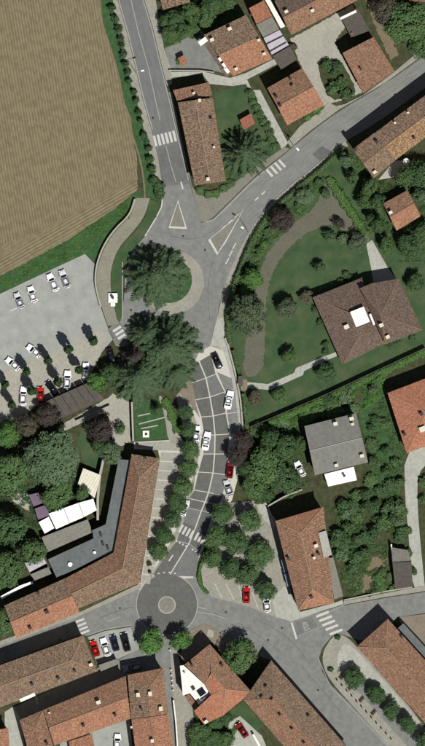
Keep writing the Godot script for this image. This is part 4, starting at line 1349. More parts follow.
	slab_roof("flat_annex", "grey flat annex between tall orange building and vegetable garden", [327.4, 558, 333, 557, 343, 596, 334, 599], 3.0, "roof_concrete")
	for q in [[284.4, 566], [287.6, 580]]:
		var aw := slab_roof("awning", "blue grey awning on the shaded wall by the tree plaza", [q[0] - 3.4, q[1] - 6, q[0] + 0.6, q[1] - 7, q[0] + 3.6, q[1] + 5.4, q[0] - 0.4, q[1] + 6.4], 2.8, "awning_blue", {"open": true, "category": "awning", "group": "awnings on the shaded wall"})
		aw.set_meta("category", "awning")
	house("shed", "garden shed half pale and half dark roofed beside the concrete drive", {"V": [[391.4, 547, 2.6], [407.4, 550, 2.6], [411, 561, 3.3], [412.4, 586.4, 2.4], [395, 589, 2.4], [392, 562, 3.3]], "F": [[0, 1, 2, 5], [5, 2, 3, 4]], "Q": ["roof_concrete", "felt"]}, {"category": "shed", "blind": true, "ridge": "dark_metal"})
	# ---- south-east
	house("long_house", "long orange brown roof beside the row of square trees", gable([356, 646], [387, 618], [461, 700], [430, 728], 7.2, 9.0, "tile_mid", "tile_mid", 20, 0), {"chimneys": [[401, 636, 0.5, "dark_metal"]], "ridge": "ridge"})
	slab_roof("flat_annex", "narrow grey flat roof behind the long orange brown roof", [397, 628, 403, 623, 474, 700, 466, 706], 3.4, "metal_sheet")
	house("long_house", "broad brown roof dotted with dark skylights along the south east road", gable([243.6, 699], [271, 659.4], [352, 752], [325, 792], 6.6, 8.6, "tile_patchy", "tile_mid", 24, 0), {"skylights": [[265, 684], [260.6, 694.4], [279, 712], [291, 726], [307, 713], [303, 740], [271, 697]], "ridge": "ridge_dark"})
	var ts := {"V": [[184, 663.6, 6.4], [210, 643.6, 6.4], [251.4, 691, 6.4], [223, 714.4, 6.4], [204, 723.6, 6.2], [194, 710, 6.2], [211, 694, 7.2], [205, 683, 7.0], [211.6, 672, 8.2], [225, 688, 8.2]], "F": [[0, 1, 8, 7], [1, 2, 9, 8], [2, 3, 9], [3, 4, 5, 6, 9], [6, 7, 8, 9]], "Q": ["tile_mid", "tile_mid", "tile_new", "tile_new", "tile_new"]}
	var th := house("house", "orange house wrapped around a white roof terrace", ts, {"chimneys": [[222, 664, 0.6, "dark_metal"], [192, 664, 0.6, "dark_metal"], [206, 720.6, 0.9]], "ridge": "ridge", "wall": "plaster"})
	th.set_meta("label", "orange tiled house wrapped around a white roof terrace")
	var tw := slab_roof("roof_terrace", "white pointed roof terrace with dark openings on the orange house", [180, 665, 183.6, 664.4, 204.4, 683.6, 210.4, 694, 200, 704.6, 190, 692.4, 183, 694.6, 182, 684], 5.6, "plaster_white", {"category": "terrace"})
	for q in [[201.6, 691.4, 1.7, 1.5, "window_glass"], [193.4, 687.4, 0.8, 0.8, "dark_metal"], [206, 699, 2.2, 1.5, "canvas_mauve"], [199, 701, 0.9, 0.9, "dark_metal"], [184.6, 671.6, 0.5, 0.5, "grey_metal"]]:
		part("roof_box", box_mesh(q[2], 0.7, q[3]), q[4], tw, g(q[0], q[1], 5.9) - tw.position, 0.6)
	house("lean_to", "small brown roof edged in white beside the white terrace", {"V": [[184.6, 696, 3.8], [189.4, 693.6, 3.8], [199, 705.4, 4.2], [194, 709, 4.2]], "F": [[0, 1, 2, 3]], "Q": ["tile_mid"]}, {"blind": true})
	# ---- south
	house("house", "brown tiled block with two white chimneys beside the bollard passage", gable([128, 674], [163.4, 667], [168.4, 712.4], [131.4, 718], 6.6, 8.0, "tile_mid", "tile_brown", 18, 0), {"chimneys": [[138.4, 693.6, 1.0], [150.4, 692.4, 1.0], [161, 707.4, 1.0], [142, 708, 0.5, "dark_metal"]]})
	house("house", "orange tiled block below the roof with two white chimneys", gable([131.8, 718.6], [168.6, 713], [178, 772], [140, 780], 6.2, 7.6, "tile_orange", "tile_orange"), {"chimneys": [[152.6, 739.4, 0.8], [131.8, 726, 0.4]]})
	house("house", "long orange roofed block facing the shaded alley", gable([44, 709], [55, 744], [131, 717.6], [126, 675], 6.4, 8.0, "tile_orange", "tile_mid"), {"chimneys": [[99, 701, 1.0], [84, 724, 0.7, "dark_metal"], [115.6, 713.6, 0.7, "dark_metal"]], "ridge": "ridge"})
	house("house", "brown orange block at the west end of the shaded alley", gable([20.6, 719], [43.6, 709.2], [60, 768], [36, 776], 6.4, 7.6, "tile_mid", "tile_mid", 12, 0), {"chimneys": [[47.6, 742, 0.7, "dark_metal"], [50, 711.6, 0.3]]})
	house("courtyard_shed", "small orange courtyard roof with a dark rim", {"V": [[69, 741, 2.6], [92, 733.4, 2.6], [95, 746, 3.2], [72, 756, 3.2]], "F": [[0, 1, 2, 3]], "Q": ["tile_orange"]}, {"category": "shed", "blind": true})
	house("long_house", "long speckled brown roof along the shaded alley", gable([83.6, 634.4], [98, 670], [-60, 729], [-76, 692], 6.6, 8.2, "tile_patchy", "tile_brown", 20, 0), {"chimneys": [[33, 683, 0.6, "dark_metal"], [59, 677, 0.6, "dark_metal"], [75.6, 669.6, 0.5, "dark_metal"], [91.4, 663.6, 0.8]], "ridge": "ridge"})
	var ac := slab_roof("white_dormer", "white box and slab at the eaves of the long speckled roof", [20, 698, 35, 691.6, 36.4, 694.6, 21.4, 701], 6.9, "plaster_white", {"category": "dormer"})
	ac.set_meta("category", "dormer")
	house("house", "orange roof corner beside the pale passage", gable([-40, 734], [9, 727], [12, 772], [-40, 780], 6.0, 7.0, "tile_orange", "tile_orange"), {"blind": true})
	slab_roof("flat_annex", "low pale flat roof beside the small parking pocket", [99, 664.6, 117, 658.4, 119, 663.6, 101, 671], 2.6, "roof_concrete")
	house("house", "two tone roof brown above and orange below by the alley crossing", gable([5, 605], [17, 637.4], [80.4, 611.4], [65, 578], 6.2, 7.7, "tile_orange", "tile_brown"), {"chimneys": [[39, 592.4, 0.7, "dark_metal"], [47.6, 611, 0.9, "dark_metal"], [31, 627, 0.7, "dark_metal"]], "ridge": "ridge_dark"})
	# ---- the long restaurant wing
	house("long_wing", "long bent speckled brown roof curving beside the paved plaza", {"V": [[132, 454, 5.6], [160, 458, 5.6], [141, 582, 5.6], [79, 607.6, 5.6], [63, 579.4, 5.6], [114, 552, 5.6], [140, 477, 7.6], [123, 568, 7.6], [72, 593, 7.6]], "F": [[0, 1, 6], [1, 2, 7, 6], [2, 3, 8, 7], [5, 7, 8, 4], [0, 6, 7, 5]], "Q": ["tile_brown", "tile_patchy", "tile_patchy", "tile_mid", "tile_mid"]}, {"chimneys": [[145.6, 457.6, 0.6, "dark_metal"]], "ridge": "ridge"})
	var gw := slab_roof("flat_wing", "blue grey flat roof hugging the inside of the bent brown roof", [119, 459, 131, 460, 125.4, 484, 113.6, 551.6, 57, 577.4, 48.4, 559, 94, 538, 92.4, 530, 106, 524], 4.4, "metal_sheet", {"category": "roof"})
	for q in [[70.6, 564, 1.1, 1.0], [95, 552, 0.7, 0.7]]:
		part("roof_vent", cyl_mesh(q[2] * 0.5, q[2] * 0.5, 0.7), "white_metal", gw, g(q[0], q[1], 4.7) - gw.position)
	for q in [[101, 534], [108, 547], [103, 543]]:
		part("roof_unit", box_mesh(0.5, 0.5, 1.1), "dark_metal", gw, g(q[0], q[1], 4.6) - gw.position, 0.3)
	slab_roof("flat_annex", "olive grey flat roof behind the white marquee", [42, 537, 88, 519, 93, 532, 47.6, 552], 3.2, "roof_concrete")
	var wm := house("marquee", "bright white marquee of three canvas bays", {"V": [[49, 513.4, 2.6], [64, 508, 2.6], [79, 502.6, 2.6], [93.6, 498.6, 2.6], [97, 510, 2.9], [84, 517, 2.9], [70, 523, 2.9], [56.4, 529, 2.9]], "F": [[0, 1, 6, 7], [1, 2, 5, 6], [2, 3, 4, 5]], "Q": ["canvas_white", "canvas_white", "canvas_white"]}, {"open": true, "category": "marquee", "pitch": 1.2, "amp": 0.08, "ridge": "white_metal"})
	for q in [[64, 508, 70, 523], [79, 502.6, 84, 517]]:
		var a := g(q[0], q[1], 2.72)
		var b := g(q[2], q[3], 3.02)
		var rib := part("seam_rib", box_mesh(a.distance_to(b), 0.1, 0.14), "grey_metal", wm, (a + b) * 0.5 - wm.position, -atan2(b.z - a.z, b.x - a.x))
		rib.rotation.z = asin((b.y - a.y) / a.distance_to(b))
	wm.set_meta("category", "marquee")
	slab_roof("marquee", "small square white canvas beside the three bay marquee", [39, 522, 49, 516.6, 54.6, 528, 45, 533.4], 2.5, "canvas_white", {"open": true, "category": "marquee"})
	house("marquee", "cream ribbed canvas roof on the shaded back lawn", {"V": [[83.4, 468, 2.8], [101, 475, 2.8], [95, 498, 2.5], [78, 484, 2.5]], "F": [[0, 1, 2, 3]], "Q": ["canvas_cream"]}, {"open": true, "category": "marquee", "pitch": 0.7, "amp": 0.06})
	slab_roof("awning", "mauve canvas awning next to the beige yard", [29, 494.6, 39, 492.6, 45, 502, 34, 506.4], 2.6, "canvas_mauve", {"open": true, "category": "awning"})
	slab_roof("awning", "mauve canvas awning touching the small square white canvas", [35, 508.4, 46, 504.8, 50, 515, 38.4, 519.6], 2.6, "canvas_mauve", {"open": true, "category": "awning"})
	slab_roof("pergola", "lilac canvas pergola behind the blue grey flat roof", [25, 562.6, 42, 554.4, 47, 563, 30, 572], 2.8, "canvas_lilac", {"open": true, "category": "pergola"})
	slab_roof("flat_annex", "small grey flat roof below the lilac pergola", [31, 574, 48.6, 566.6, 52, 573.4, 35, 580.4], 2.9, "roof_concrete")
	slab_roof("wall_canopy", "thin white canopy along the back of the two tone roof", [1, 596, 20, 585.4, 33, 580.8, 34, 583.4, 22, 588, 2, 599], 2.6, "canvas_white", {"open": true, "category": "canopy"})
	# ---- carport: one panel after the other
	var cp := thing("carport", "dark brown grey carport roof at the edge of the car park", "carport", g(71, 403))
	for k in 7:
		var a := Vector2(38, 405).lerp(Vector2(92, 381), k / 7.0)
		var b := Vector2(38, 405).lerp(Vector2(92, 381), (k + 0.95) / 7.0)
		var dn := Vector2(12.4, 18)
		var pl := [g(a.x, a.y, 2.9), g(b.x, b.y, 2.9), g(b.x + dn.x, b.y + dn.y, 2.4), g(a.x + dn.x, a.y + dn.y, 2.4)]
		obj("roof_panel", corrugate(pl, 0.5, 0.04, null, 0.08, Vector2(k * 2.0, 0), cp.position), "felt", cp)
		for q in [a + Vector2(0.7, 0.6), a + dn + Vector2(0.2, -1.2)]:
			part("post", cyl_mesh(0.07, 0.07, 2.35, 8), "dark_metal", cp, g(q.x, q.y, 1.17) - cp.position)


# ==================================================================== walls and fences
func wall(called: String, label: String, pts: Array, w: float, h: float, m: String, cap := "") -> void:
	var t := thing(called, label, "wall", g(pts[0], pts[1]))
	var b := stripe("wall_body", pv(pts), w, h, m, t, h)
	b.position = -t.position
	if cap:
		var c := stripe("coping", pv(pts), w + 0.08, h + 0.07, cap, t, 0.06)
		c.position = -t.position


func build_walls() -> void:
	var line := []
	for q in chaikin(pv([135, 199, 130, 215, 115, 229, 104, 245, 97, 263, 95, 280, 97, 292, 101, 307]), 2):
		line.append(q.x); line.append(q.y)
	wall("retaining_wall", "pale low wall along the curved footpath", line, 0.3, 1.1, "stone", "stone")
	wall("garden_wall", "white wall between beige path and pocket lawn", [132, 402, 132.6, 420, 133.4, 441], 0.35, 1.8, "plaster_white", "stone")
	wall("garden_wall", "grey wall beside the narrow dark passage", [104, 458, 100, 476, 98, 498, 98, 520], 0.5, 2.6, "roof_concrete", "stone")
	wall("garden_wall", "pale wall along the boulevard pavement beside the park", [225, 338, 230, 352, 235.5, 374, 240.6, 400, 243, 430], 0.3, 0.9, "stone", "stone")
	wall("garden_wall", "low wall dividing the park from the grey roofed house", [425, 348, 380, 369, 326, 394.4, 268, 419.5, 250, 427], 0.14, 1.9, "felt", "")
	wall("garden_wall", "pale wall behind the carport path", [76, 421, 110, 405.6], 0.25, 1.2, "stone", "")
	wall("garden_wall", "low wall below the vegetable garden beside the east road", [344, 600, 385, 591.4, 412, 587], 0.3, 0.9, "stone", "")
	wall("garden_wall", "white wall edging the passage with bollards", [173.4, 700, 176, 722, 178.4, 760], 0.3, 1.5, "plaster_white", "")
	wall("garden_wall", "white wall beside the dark parked car behind the tiled houses", [253, 734, 262, 750, 268, 764], 0.5, 1.8, "plaster_white", "")
	wall("garden_wall", "white wall behind the tall orange building", [268, 506, 284, 496.6, 302, 489.4], 0.35, 2.0, "stone", "")
	wall("garden_wall", "white walled corner by the garden shed", [391, 544, 392.4, 560], 0.3, 2.4, "plaster_white", "")
	wall("garden_wall", "low stone wall in front of the grey concrete yard", [169, 70.5, 200, 70.6, 214, 72.5], 0.25, 1.0, "stone", "")


# ==================================================================== trees and shrubs
func plant_trees() -> void:
	# the great conifers
	tree("cedar", 156, 275, 38, 11.5, "leaf_conifer", "cedar", "spreading cedar on the round roundabout island")
	tree("cedar", 167, 348, 43, 12.5, "leaf_conifer", "cedar", "largest cedar overhanging the head of the boulevard")
	tree("cedar", 148, 334, 25, 9.0, "leaf_conifer", "cedar", "cedar between the three bar crossing and the largest cedar")
	tree("cedar", 138, 376, 36, 11.0, "leaf_conifer", "cedar", "cedar between carport and pocket lawn")
	tree("cedar", 134, 357, 17, 8.5, "leaf_purple", "cedar", "dark reddish conifer beside the three bar crossing")
	tree("cedar", 176, 372, 24, 8.5, "leaf_conifer", "cedar", "smaller cedar at the brown side paving of the boulevard")
	tree("fir", 244, 153, 29, 10.0, "leaf_conifer", "fir_tree", "star shaped fir in the garden by the long patchy roof")
	tree("loose", 112, 374, 11, 6.0, "leaf_dark", "dark_tree", "dark tree between the black car and the carport end", "tree", "", 1.2)
	tree("fir", 157, 409, 8, 5.0, "leaf_dark", "fir_tree", "little dark fir on the pocket lawn")
	# street trees
	var lb := ""
	var nth := 0
	for q in [[186.5, 412, 8.5], [188, 430, 8.5], [191, 451, 9.5], [188, 469, 9.5], [183, 486.6, 9.5], [178, 503, 9.5], [172.6, 519.4, 9.5], [165.4, 535, 9.5], [158, 552, 10]]:
		tree("street", q[0], q[1], q[2], 4.7 + rng.randf() * 0.5, ["leaf_dark", "leaf_mid", "leaf_dark"][rng.randi() % 3], "street_tree", "%s round tree from the cedars in the row between plaza and boulevard" % NTH[nth], "tree", "row of trees between plaza and boulevard", 1.6)
		nth += 1
	nth = 0
	var who := ["beside the silver kerb car", "in front of the pale slab", "beside the right end of the boulevard zebra", "between the zebra side trees and the awning wall", "in front of the blue grey awnings", "above the low curved hedge", "behind the thin white bay lines", "behind the red car", "behind the white corner car"]
	who[2] = "beside the boulevard zebra"
	for q in [[222, 514, 14], [250, 520, 12.5], [216, 538, 12], [236, 542, 12.5], [260, 555, 14], [212, 557, 11.5], [229, 567, 12.5], [246, 576, 12.5], [266, 589, 12.5]]:
		tree("street", q[0], q[1], q[2], 5.0 + rng.randf() * 1.2, ["leaf_dark", "leaf_dark", "leaf_mid"][rng.randi() % 3], "plaza_tree", "round dark plaza tree " + who[nth], "tree", "trees of the shaded parking plaza", 1.6)
		nth += 1
	nth = 0
	for q in [[354, 678], [375, 694.6], [391.6, 710.6], [408, 725], [425, 741]]:
		tree("street", q[0], q[1], 10, 4.8 + rng.randf() * 0.4, "leaf_dark", "square_tree", "%s round tree from the zebra in the row along the pale square" % NTH[nth], "tree", "row of trees along the square", 1.5)
		nth += 1
	tree("street", 151, 640, 15, 7.0, "leaf_bright", "town_tree", "bright green tree beside the four parked cars", "tree", "", 1.8)
	tree("street", 181, 639, 12, 6.4, "leaf_bright", "town_tree", "bright green tree between bollard passage and white terrace house", "tree", "", 1.8)
	tree("street", 240, 655, 16, 7.4, "leaf_mid", "town_tree", "green tree between two tiled houses at the south east road", "tree", "", 1.8)
	# slim young trees of the car park
	nth = 0
	who = ["above the white wagon at the carport middle", "beside the upper askew white car", "beside the lower askew white car", "standing alone at the edge of the gravel", "between black car and white wagon", "between white wagon and red car", "beside the brownish tree", "beside the white car at the carport end", "closest to the three bar crossing"]
	for q in [[69, 349], [48, 360], [27, 371], [6, 384], [58, 382], [32, 391], [12, 404], [79, 370], [94, 341]]:
		tree("column", q[0], q[1], 4.6, 7.4 + rng.randf() * 0.8, "leaf_dark", "slim_tree", "slim upright young tree " + who[nth], "tree", "slim trees in the car park", 0.5)
		nth += 1
	# woodland on the west side
	tree("wide", 56, 457, 36, 10.0, "leaf_light", "tall_tree", "wide pale green feathery tree behind the carport", "tree", "", 2.0)
	tree("big", 48, 417, 14, 6.0, "leaf_purple", "plum_tree", "dark purple leaved tree at the lower edge of the carport", "tree", "", 1.5)
	tree("big", 100, 428, 15, 8.0, "leaf_purple", "plum_tree", "dark reddish tree beside the beige path", "tree", "", 1.5)
	tree("street", 98, 382, 11, 6.0, "leaf_bright", "green_tree", "bright green tree at the end of the carport", "tree", "", 1.6)
	tree("big", 8, 436, 15, 7.0, "leaf_bright", "green_tree", "bright green tree below the parked white cars", "tree", "", 1.5)
	tree("big", 26, 424, 13, 7.0, "leaf_brown", "dark_tree", "brownish tree between bright green tree and purple tree", "tree", "", 1.5)
	tree("loose", 6, 470, 24, 9.0, "leaf_mid", "green_tree", "loose green tree above the beige yard", "tree", "", 1.5)
	tree("loose", 56, 492, 18, 7.0, "leaf_mid", "green_tree", "green tree leaning over the mauve awnings", "tree", "", 1.5)
	tree("loose", 82, 494, 9, 5.0, "leaf_mid", "green_tree", "small green tree between cream canvas and white marquee", "tree", "", 1.0)
	tree("loose", 10, 524, 20, 9.0, "leaf_dark", "dark_tree", "dark green tree beside the beige yard", "tree", "", 1.5)
	tree("loose", 34, 548, 17, 8.0, "leaf_mid", "green_tree", "green tree beside the lilac pergola", "tree", "", 1.5)
	tree("big", 8, 566, 20, 9.0, "leaf_mid", "green_tree", "large green tree above the thin white canopy", "tree", "", 1.5)
	tree("loose", 4, 622, 16, 6.0, "leaf_mid", "green_tree", "green tree at the gable of the two tone roof", "tree", "", 1.0)
	tree("loose", 113, 452, 13, 7.0, "leaf_light", "green_tree", "pale green tree at the head of the blue grey flat roof", "tree", "", 1.5)
	tree("loose", 98, 446, 10, 6.0, "leaf_dark", "dark_tree", "small dark tree on the shaded back lawn", "tree", "", 1.2)
	tree("shrub", 120, 428, 6, 2.6, "leaf_dark", "small_tree", "small round bush on the beige path", "bush", "", 0.3)
	# park
	tree("big", 246, 316, 22, 9.5, "leaf_grey", "park_tree", "largest grey green park tree beside the curving hedge", "tree", "", 1.5)
	tree("street", 288, 308, 11, 5.5, "leaf_grey", "park_tree", "round grey green tree standing alone on the park lawn", "tree", "", 1.2)
	tree("big", 284, 221, 14, 6.5, "leaf_purple", "plum_tree", "purple leaved tree by the bend of the gravel walk", "tree", "", 1.3)
	tree("loose", 255, 279, 11, 6.0, "leaf_bright", "park_tree", "bright green tree beside the gravel walk", "tree", "", 1.2)
	tree("loose", 305, 198, 11, 4.0, "leaf_light", "park_tree", "pale green low tree between hedge and gravel walk", "tree", "", 0.8)
	tree("street", 319, 268, 7.5, 3.4, "leaf_dark", "park_tree", "small dark tree on the lawn above the villa", "tree", "", 0.6)
	tree("shrub", 305, 297, 8, 3.0, "leaf_brown", "park_bush", "brownish bush at the corner of the villa", "bush", "", 0.3)
	tree("street", 326, 373, 9, 4.2, "leaf_dark", "park_tree", "dark tree below the pale stone path", "tree", "", 0.8)
	tree("loose", 288, 357, 10, 4.6, "leaf_mid", "park_tree", "leafy tree above the pale stone path", "tree", "", 0.8)
	tree("loose", 278, 396, 9, 4.0, "leaf_mid", "park_tree", "thin green tree on the lawn below the pale stone path", "tree", "", 0.8)
	tree("loose", 254, 398, 10, 3.6, "leaf_brown", "park_tree", "brown leaved tree by the park gate", "tree", "", 0.6)
	tree("street", 415, 282, 11, 4.6, "leaf_dark", "park_tree", "dark round tree beside the villa wing", "tree", "", 0.8)
	tree("street", 357, 243, 9.5, 4.2, "leaf_grey", "park_tree", "blue green bush tree beside the pale drive", "tree", "", 0.6)
	tree("shrub", 338, 224, 6, 3.0, "leaf_purple", "park_bush", "dark purple bush at the gravel walk", "bush", "", 0.3)
	tree("shrub", 330, 236, 7, 3.0, "leaf_dark", "park_bush", "dark bush in the cluster below the gravel walk", "bush", "", 0.3)
	tree("shrub", 344, 240, 7, 2.6, "leaf_light", "park_bush", "pale bush in the cluster below the gravel walk", "bush", "", 0.3)
	tree("shrub", 326, 194, 6, 2.4, "leaf_dark", "park_bush", "round bush beside the start of the gravel walk", "bush", "", 0.3)
	tree("shrub", 318, 182, 5, 2.2, "leaf_dark", "park_bush", "small dark bush behind the park hedge", "bush", "", 0.3)
	# gardens between villa and north east road
	var gl := "leafy tree crowding the garden behind the tan tiled row"
	for q in [[345, 160, 8], [353, 178, 8], [368, 187, 11], [377, 201, 9], [363, 201, 8], [379, 226, 10], [385, 246, 10], [369, 218, 6], [405, 178, 12], [420, 172, 14], [422, 196, 11], [408, 246, 11], [422, 232, 9], [404, 240, 7]]:
		tree(["loose", "street"][rng.randi() % 2], q[0], q[1], q[2], 4.0 + q[2] * 0.22, ["leaf_dark", "leaf_mid", "leaf_light", "leaf_mid"][rng.randi() % 4], "garden_tree", gl, "tree", "trees of the garden behind the tan row", 0.8)
	tree("big", 402, 24, 27, 9.0, "leaf_mid", "garden_tree", "large feathery green tree above the north east road", "tree", "", 1.5)
	tree("big", 388, 10, 18, 8.0, "leaf_brown", "garden_tree", "brown purple tree beside the worn track", "tree", "", 1.5)
	tree("big", 424, 44, 16, 7.0, "leaf_mid", "garden_tree", "green tree beside the large feathery tree", "tree", "", 1.5)
	# gardens north west
	gl = "green garden tree between the small mauve roof and the terracotta house"
	for q in [[176, 20, 11], [192, 12, 12], [205, 16, 11], [186, 32, 10], [170, 34, 9], [212, 4, 11], [228, 2, 9], [164, 22, 6]]:
		tree(["loose", "street"][rng.randi() % 2], q[0], q[1], q[2], 3.0 + q[2] * 0.2, ["leaf_dark", "leaf_mid", "leaf_mid"][rng.randi() % 3], "garden_tree", gl, "tree", "trees of the green garden by the north road", 0.6)
	gl = "shrub planted on the island in the gravel yard"
	for q in [[325, 66, 7], [338, 66, 6], [334, 74, 5], [341, 82, 7], [332, 88, 7], [344, 92, 7], [350, 95, 5]]:
		shrub(q[0], q[1], q[2], 1.8 + rng.randf(), ["leaf_dark", "leaf_dark", "leaf_mid"][rng.randi() % 3], gl, "shrubs of the gravel yard island")
	shrub(308, 116, 5, 1.4, "leaf_bright", "bright green shrub below the half orange house", "")
	shrub(317, 110, 6, 1.4, "leaf_bright", "bright green shrub beside the lane to the gravel yard", "")
	gl = "%s shrub from the road in the strip beside the pale lane"
	for k in 9:
		var p := Vector2(250, 94).lerp(Vector2(276, 146), k / 8.0)
		shrub(p.x, p.y, 5, 1.6, "leaf_mid", gl % NTH[8 - k], "shrubs beside the pale lane")
	gl = "low shrub in the bed at the tip of the pavement wedge"
	for q in [[200, 190], [208, 194], [216, 193], [224, 189], [231, 184]]:
		shrub(q[0], q[1], 5, 0.9, "leaf_mid", gl, "shrubs at the pavement wedge")
	shrub(179, 62, 4, 1.0, "leaf_bright", "bright green shrub beside the tiny orange hut", "")
	shrub(292, 47, 5, 1.6, "leaf_brown", "brown green shrub squeezed beside the pale lined terrace", "")
	# roadside bushes
	nth = 20
	for q in [[112.6, 8, 4], [115, 19, 4], [118.6, 30, 4], [120.6, 39, 3.6], [122, 46, 3], [123.4, 54, 4], [126, 64, 3.6], [128, 72, 3.6], [129.6, 81, 3.2], [133.6, 92, 3.2], [136.6, 101, 3.2], [139.4, 113, 3.4], [141, 121, 3], [144.6, 136, 4], [146.6, 142, 3], [148.8, 149, 3.4], [150.6, 159, 4], [152.4, 169, 4.4], [154, 180, 5], [158, 187, 6], [159, 195, 5]]:
		shrub(q[0], q[1], q[2] * 1.15, 1.5 + q[2] * 0.12, "leaf_dark", "%s dark bush from the footpath in the north road verge row" % NTH[nth], "bushes along the north road verge")
		nth -= 1
	# behind the grey roofed house
	gl = "broad green tree in the thicket west of the grey roofed house"
	for q in [[264, 462, 22], [284, 480, 17], [253, 488, 15], [284, 448, 15], [270, 440, 12], [246, 470, 11], [268, 494, 10], [298, 444, 9]]:
		tree(["loose", "big"][rng.randi() % 2], q[0], q[1], q[2], 4.0 + q[2] * 0.2, ["leaf_dark", "leaf_dark", "leaf_mid"][rng.randi() % 3], "thicket_tree", gl, "tree", "thicket west of the grey roofed house", 1.0)
	tree("big", 236, 458, 11, 6.0, "leaf_purple", "plum_tree", "purple red tree overhanging the boulevard by the red car", "tree", "", 1.4)
	tree("street", 244, 442, 11, 6.0, "leaf_purple", "plum_tree", "dark purple tree at the edge of the thicket", "tree", "", 1.4)
	gl = "green shrub in the strip between diagonal wall and grey roofed house"
	for k in 26:
		var q := in_poly(pv([256, 428, 330, 397, 372, 378, 384, 372, 380, 396, 360, 412, 304, 424, 262, 436]))
		shrub(q.x, q.y, rng.randf_range(4, 8), rng.randf_range(1.2, 2.6), ["leaf_mid", "leaf_dark", "leaf_bright", "leaf_light"][rng.randi() % 4], gl, "shrubs between wall and grey roof")
	gl = "green shrub in the garden between grey roof and concrete drive"
	for q in [[376, 420, 6], [384, 424, 6], [372, 428, 5], [372, 446, 8], [386, 450, 6], [396, 462, 6], [374, 462, 7], [398, 468, 5], [386, 470, 5], [372, 480, 8], [392, 486, 8], [400, 482, 5], [380, 490, 6], [366, 494, 7]]:
		shrub(q[0], q[1], q[2], 1.4 + rng.randf() * 1.2, ["leaf_mid", "leaf_dark", "leaf_dark"][rng.randi() % 3], gl, "shrubs between grey roof and drive")
	gl = "green tree or tall shrub of the overgrown garden above the vegetable patch"
	for k in 40:
		var q := in_poly(pv([334, 512, 348, 494, 372, 492, 400, 500, 404, 544, 386, 548, 366, 556, 352, 570, 340, 560, 332, 536]))
		shrub(q.x, q.y, rng.randf_range(4.5, 9), rng.randf_range(1.5, 3.4), ["leaf_mid", "leaf_dark", "leaf_light", "leaf_dark"][rng.randi() % 4], gl, "overgrown garden above the vegetable patch", "garden_shrub")
	gl = "low plant in the vegetable garden beside the shed"
	for k in 14:
		var q := in_poly(pv([374, 576, 391, 566, 394, 588, 372, 594]))
		shrub(q.x, q.y, rng.randf_range(3, 5), rng.randf_range(0.8, 1.4), ["leaf_bright", "leaf_mid"][rng.randi() % 2], gl, "vegetable garden plants", "garden_plant")
	gl = "dark green shrub beside the concrete drive to the east"
	for q in [[404, 512, 5], [408, 552, 5], [414, 572, 4], [407, 530, 5], [424, 482, 7], [423, 500, 5]]:
		shrub(q[0], q[1], q[2], 1.8, "leaf_mid", gl, "shrubs along the concrete drive")
	# hidden garden behind white terrace house
	gl = "green garden tree behind the house with the white terrace"
	for q in [[200, 734, 11], [215, 722, 9], [226, 716, 8], [212, 738, 11], [226, 738, 9], [196, 745, 8]]:
		tree("street", q[0], q[1], q[2], 3.5 + rng.randf(), ["leaf_dark", "leaf_dark", "leaf_mid"][rng.randi() % 3], "garden_tree", gl, "tree", "garden behind the white terrace house", 0.6)
	# shrubs close to the villa
	gl = "clipped shrub along the wall of the villa"
	for q in [[322, 291], [332, 286.6], [341, 282], [350, 278], [316, 310], [320, 322], [326, 344], [326, 351], [398, 342], [390, 346], [412, 338], [346, 274]]:
		shrub(q[0], q[1], 4.2, 1.3, "leaf_dark", gl, "clipped shrubs around the villa")
	gl = "small flower bush beside the paved corner of the tree plaza"
	for q in [[136, 566, 2.4], [146, 564, 3], [147, 572, 2]]:
		shrub(q[0] + 3, q[1], q[2], 1.0, "leaf_purple", gl, "flower bushes at the plaza corner")
	gl = "bush at the roadside between park hedge and gravel walk"
	for k in 22:
		var q := in_poly(pv([250, 256, 262, 236, 280, 214, 300, 196, 312, 186, 306, 204, 290, 214, 272, 236, 262, 252, 250, 300, 238, 306]))
		shrub(q.x, q.y, rng.randf_range(3, 6), rng.randf_range(0.9, 1.8), ["leaf_mid", "leaf_bright", "leaf_dark"][rng.randi() % 3], gl, "bushes inside the park hedge")
	# ground cover nobody could count
	undergrowth(pv([236, 440, 300, 428, 310, 480, 290, 500, 256, 504, 240, 480]), 2600, 0.2, 0.9, "leaf_mid", "tangled green undergrowth west of the grey roofed house")
	undergrowth(pv([330, 512, 350, 492, 402, 498, 408, 545, 390, 560, 372, 596, 345, 598, 340, 560]), 3600, 0.18, 0.8, "leaf_mid", "tangled green undergrowth of the overgrown garden")
	undergrowth(pv([256, 428, 326, 397, 384, 370, 384, 394, 360, 412, 304, 424, 262, 436]), 2600, 0.18, 0.7, "leaf_bright", "leafy ground cover below the diagonal wall")
	undergrowth(pv([345, 156, 352, 152, 376, 182, 400, 178, 425, 160, 425, 262, 396, 262, 366, 214]), 3600, 0.18, 0.8, "leaf_mid", "leafy ground cover behind the tan tiled row")
	undergrowth(pv([0, 420, 60, 428, 80, 470, 76, 500, 30, 494, 46, 540, 30, 560, 0, 596]), 3600, 0.2, 0.9, "leaf_dark", "shaded undergrowth below the trees on the west side")
	undergrowth(pv([160, 14, 190, 4, 206, -4, 246, 12, 204, 34, 166, 47]), 2400, 0.18, 0.7, "leaf_mid", "leafy ground cover by the small mauve roof")
	undergrowth(pv([368, 415, 384, 398, 404, 456, 398, 500, 360, 492, 368, 470]), 1600, 0.16, 0.5, "leaf_mid", "weedy ground cover between grey roof and drive")
	undergrowth(pv([245, 256, 262, 230, 312, 182, 326, 176, 316, 202, 280, 234, 262, 258, 250, 306, 236, 306]), 1800, 0.16, 0.6, "leaf_mid", "leafy ground cover inside the park hedge")
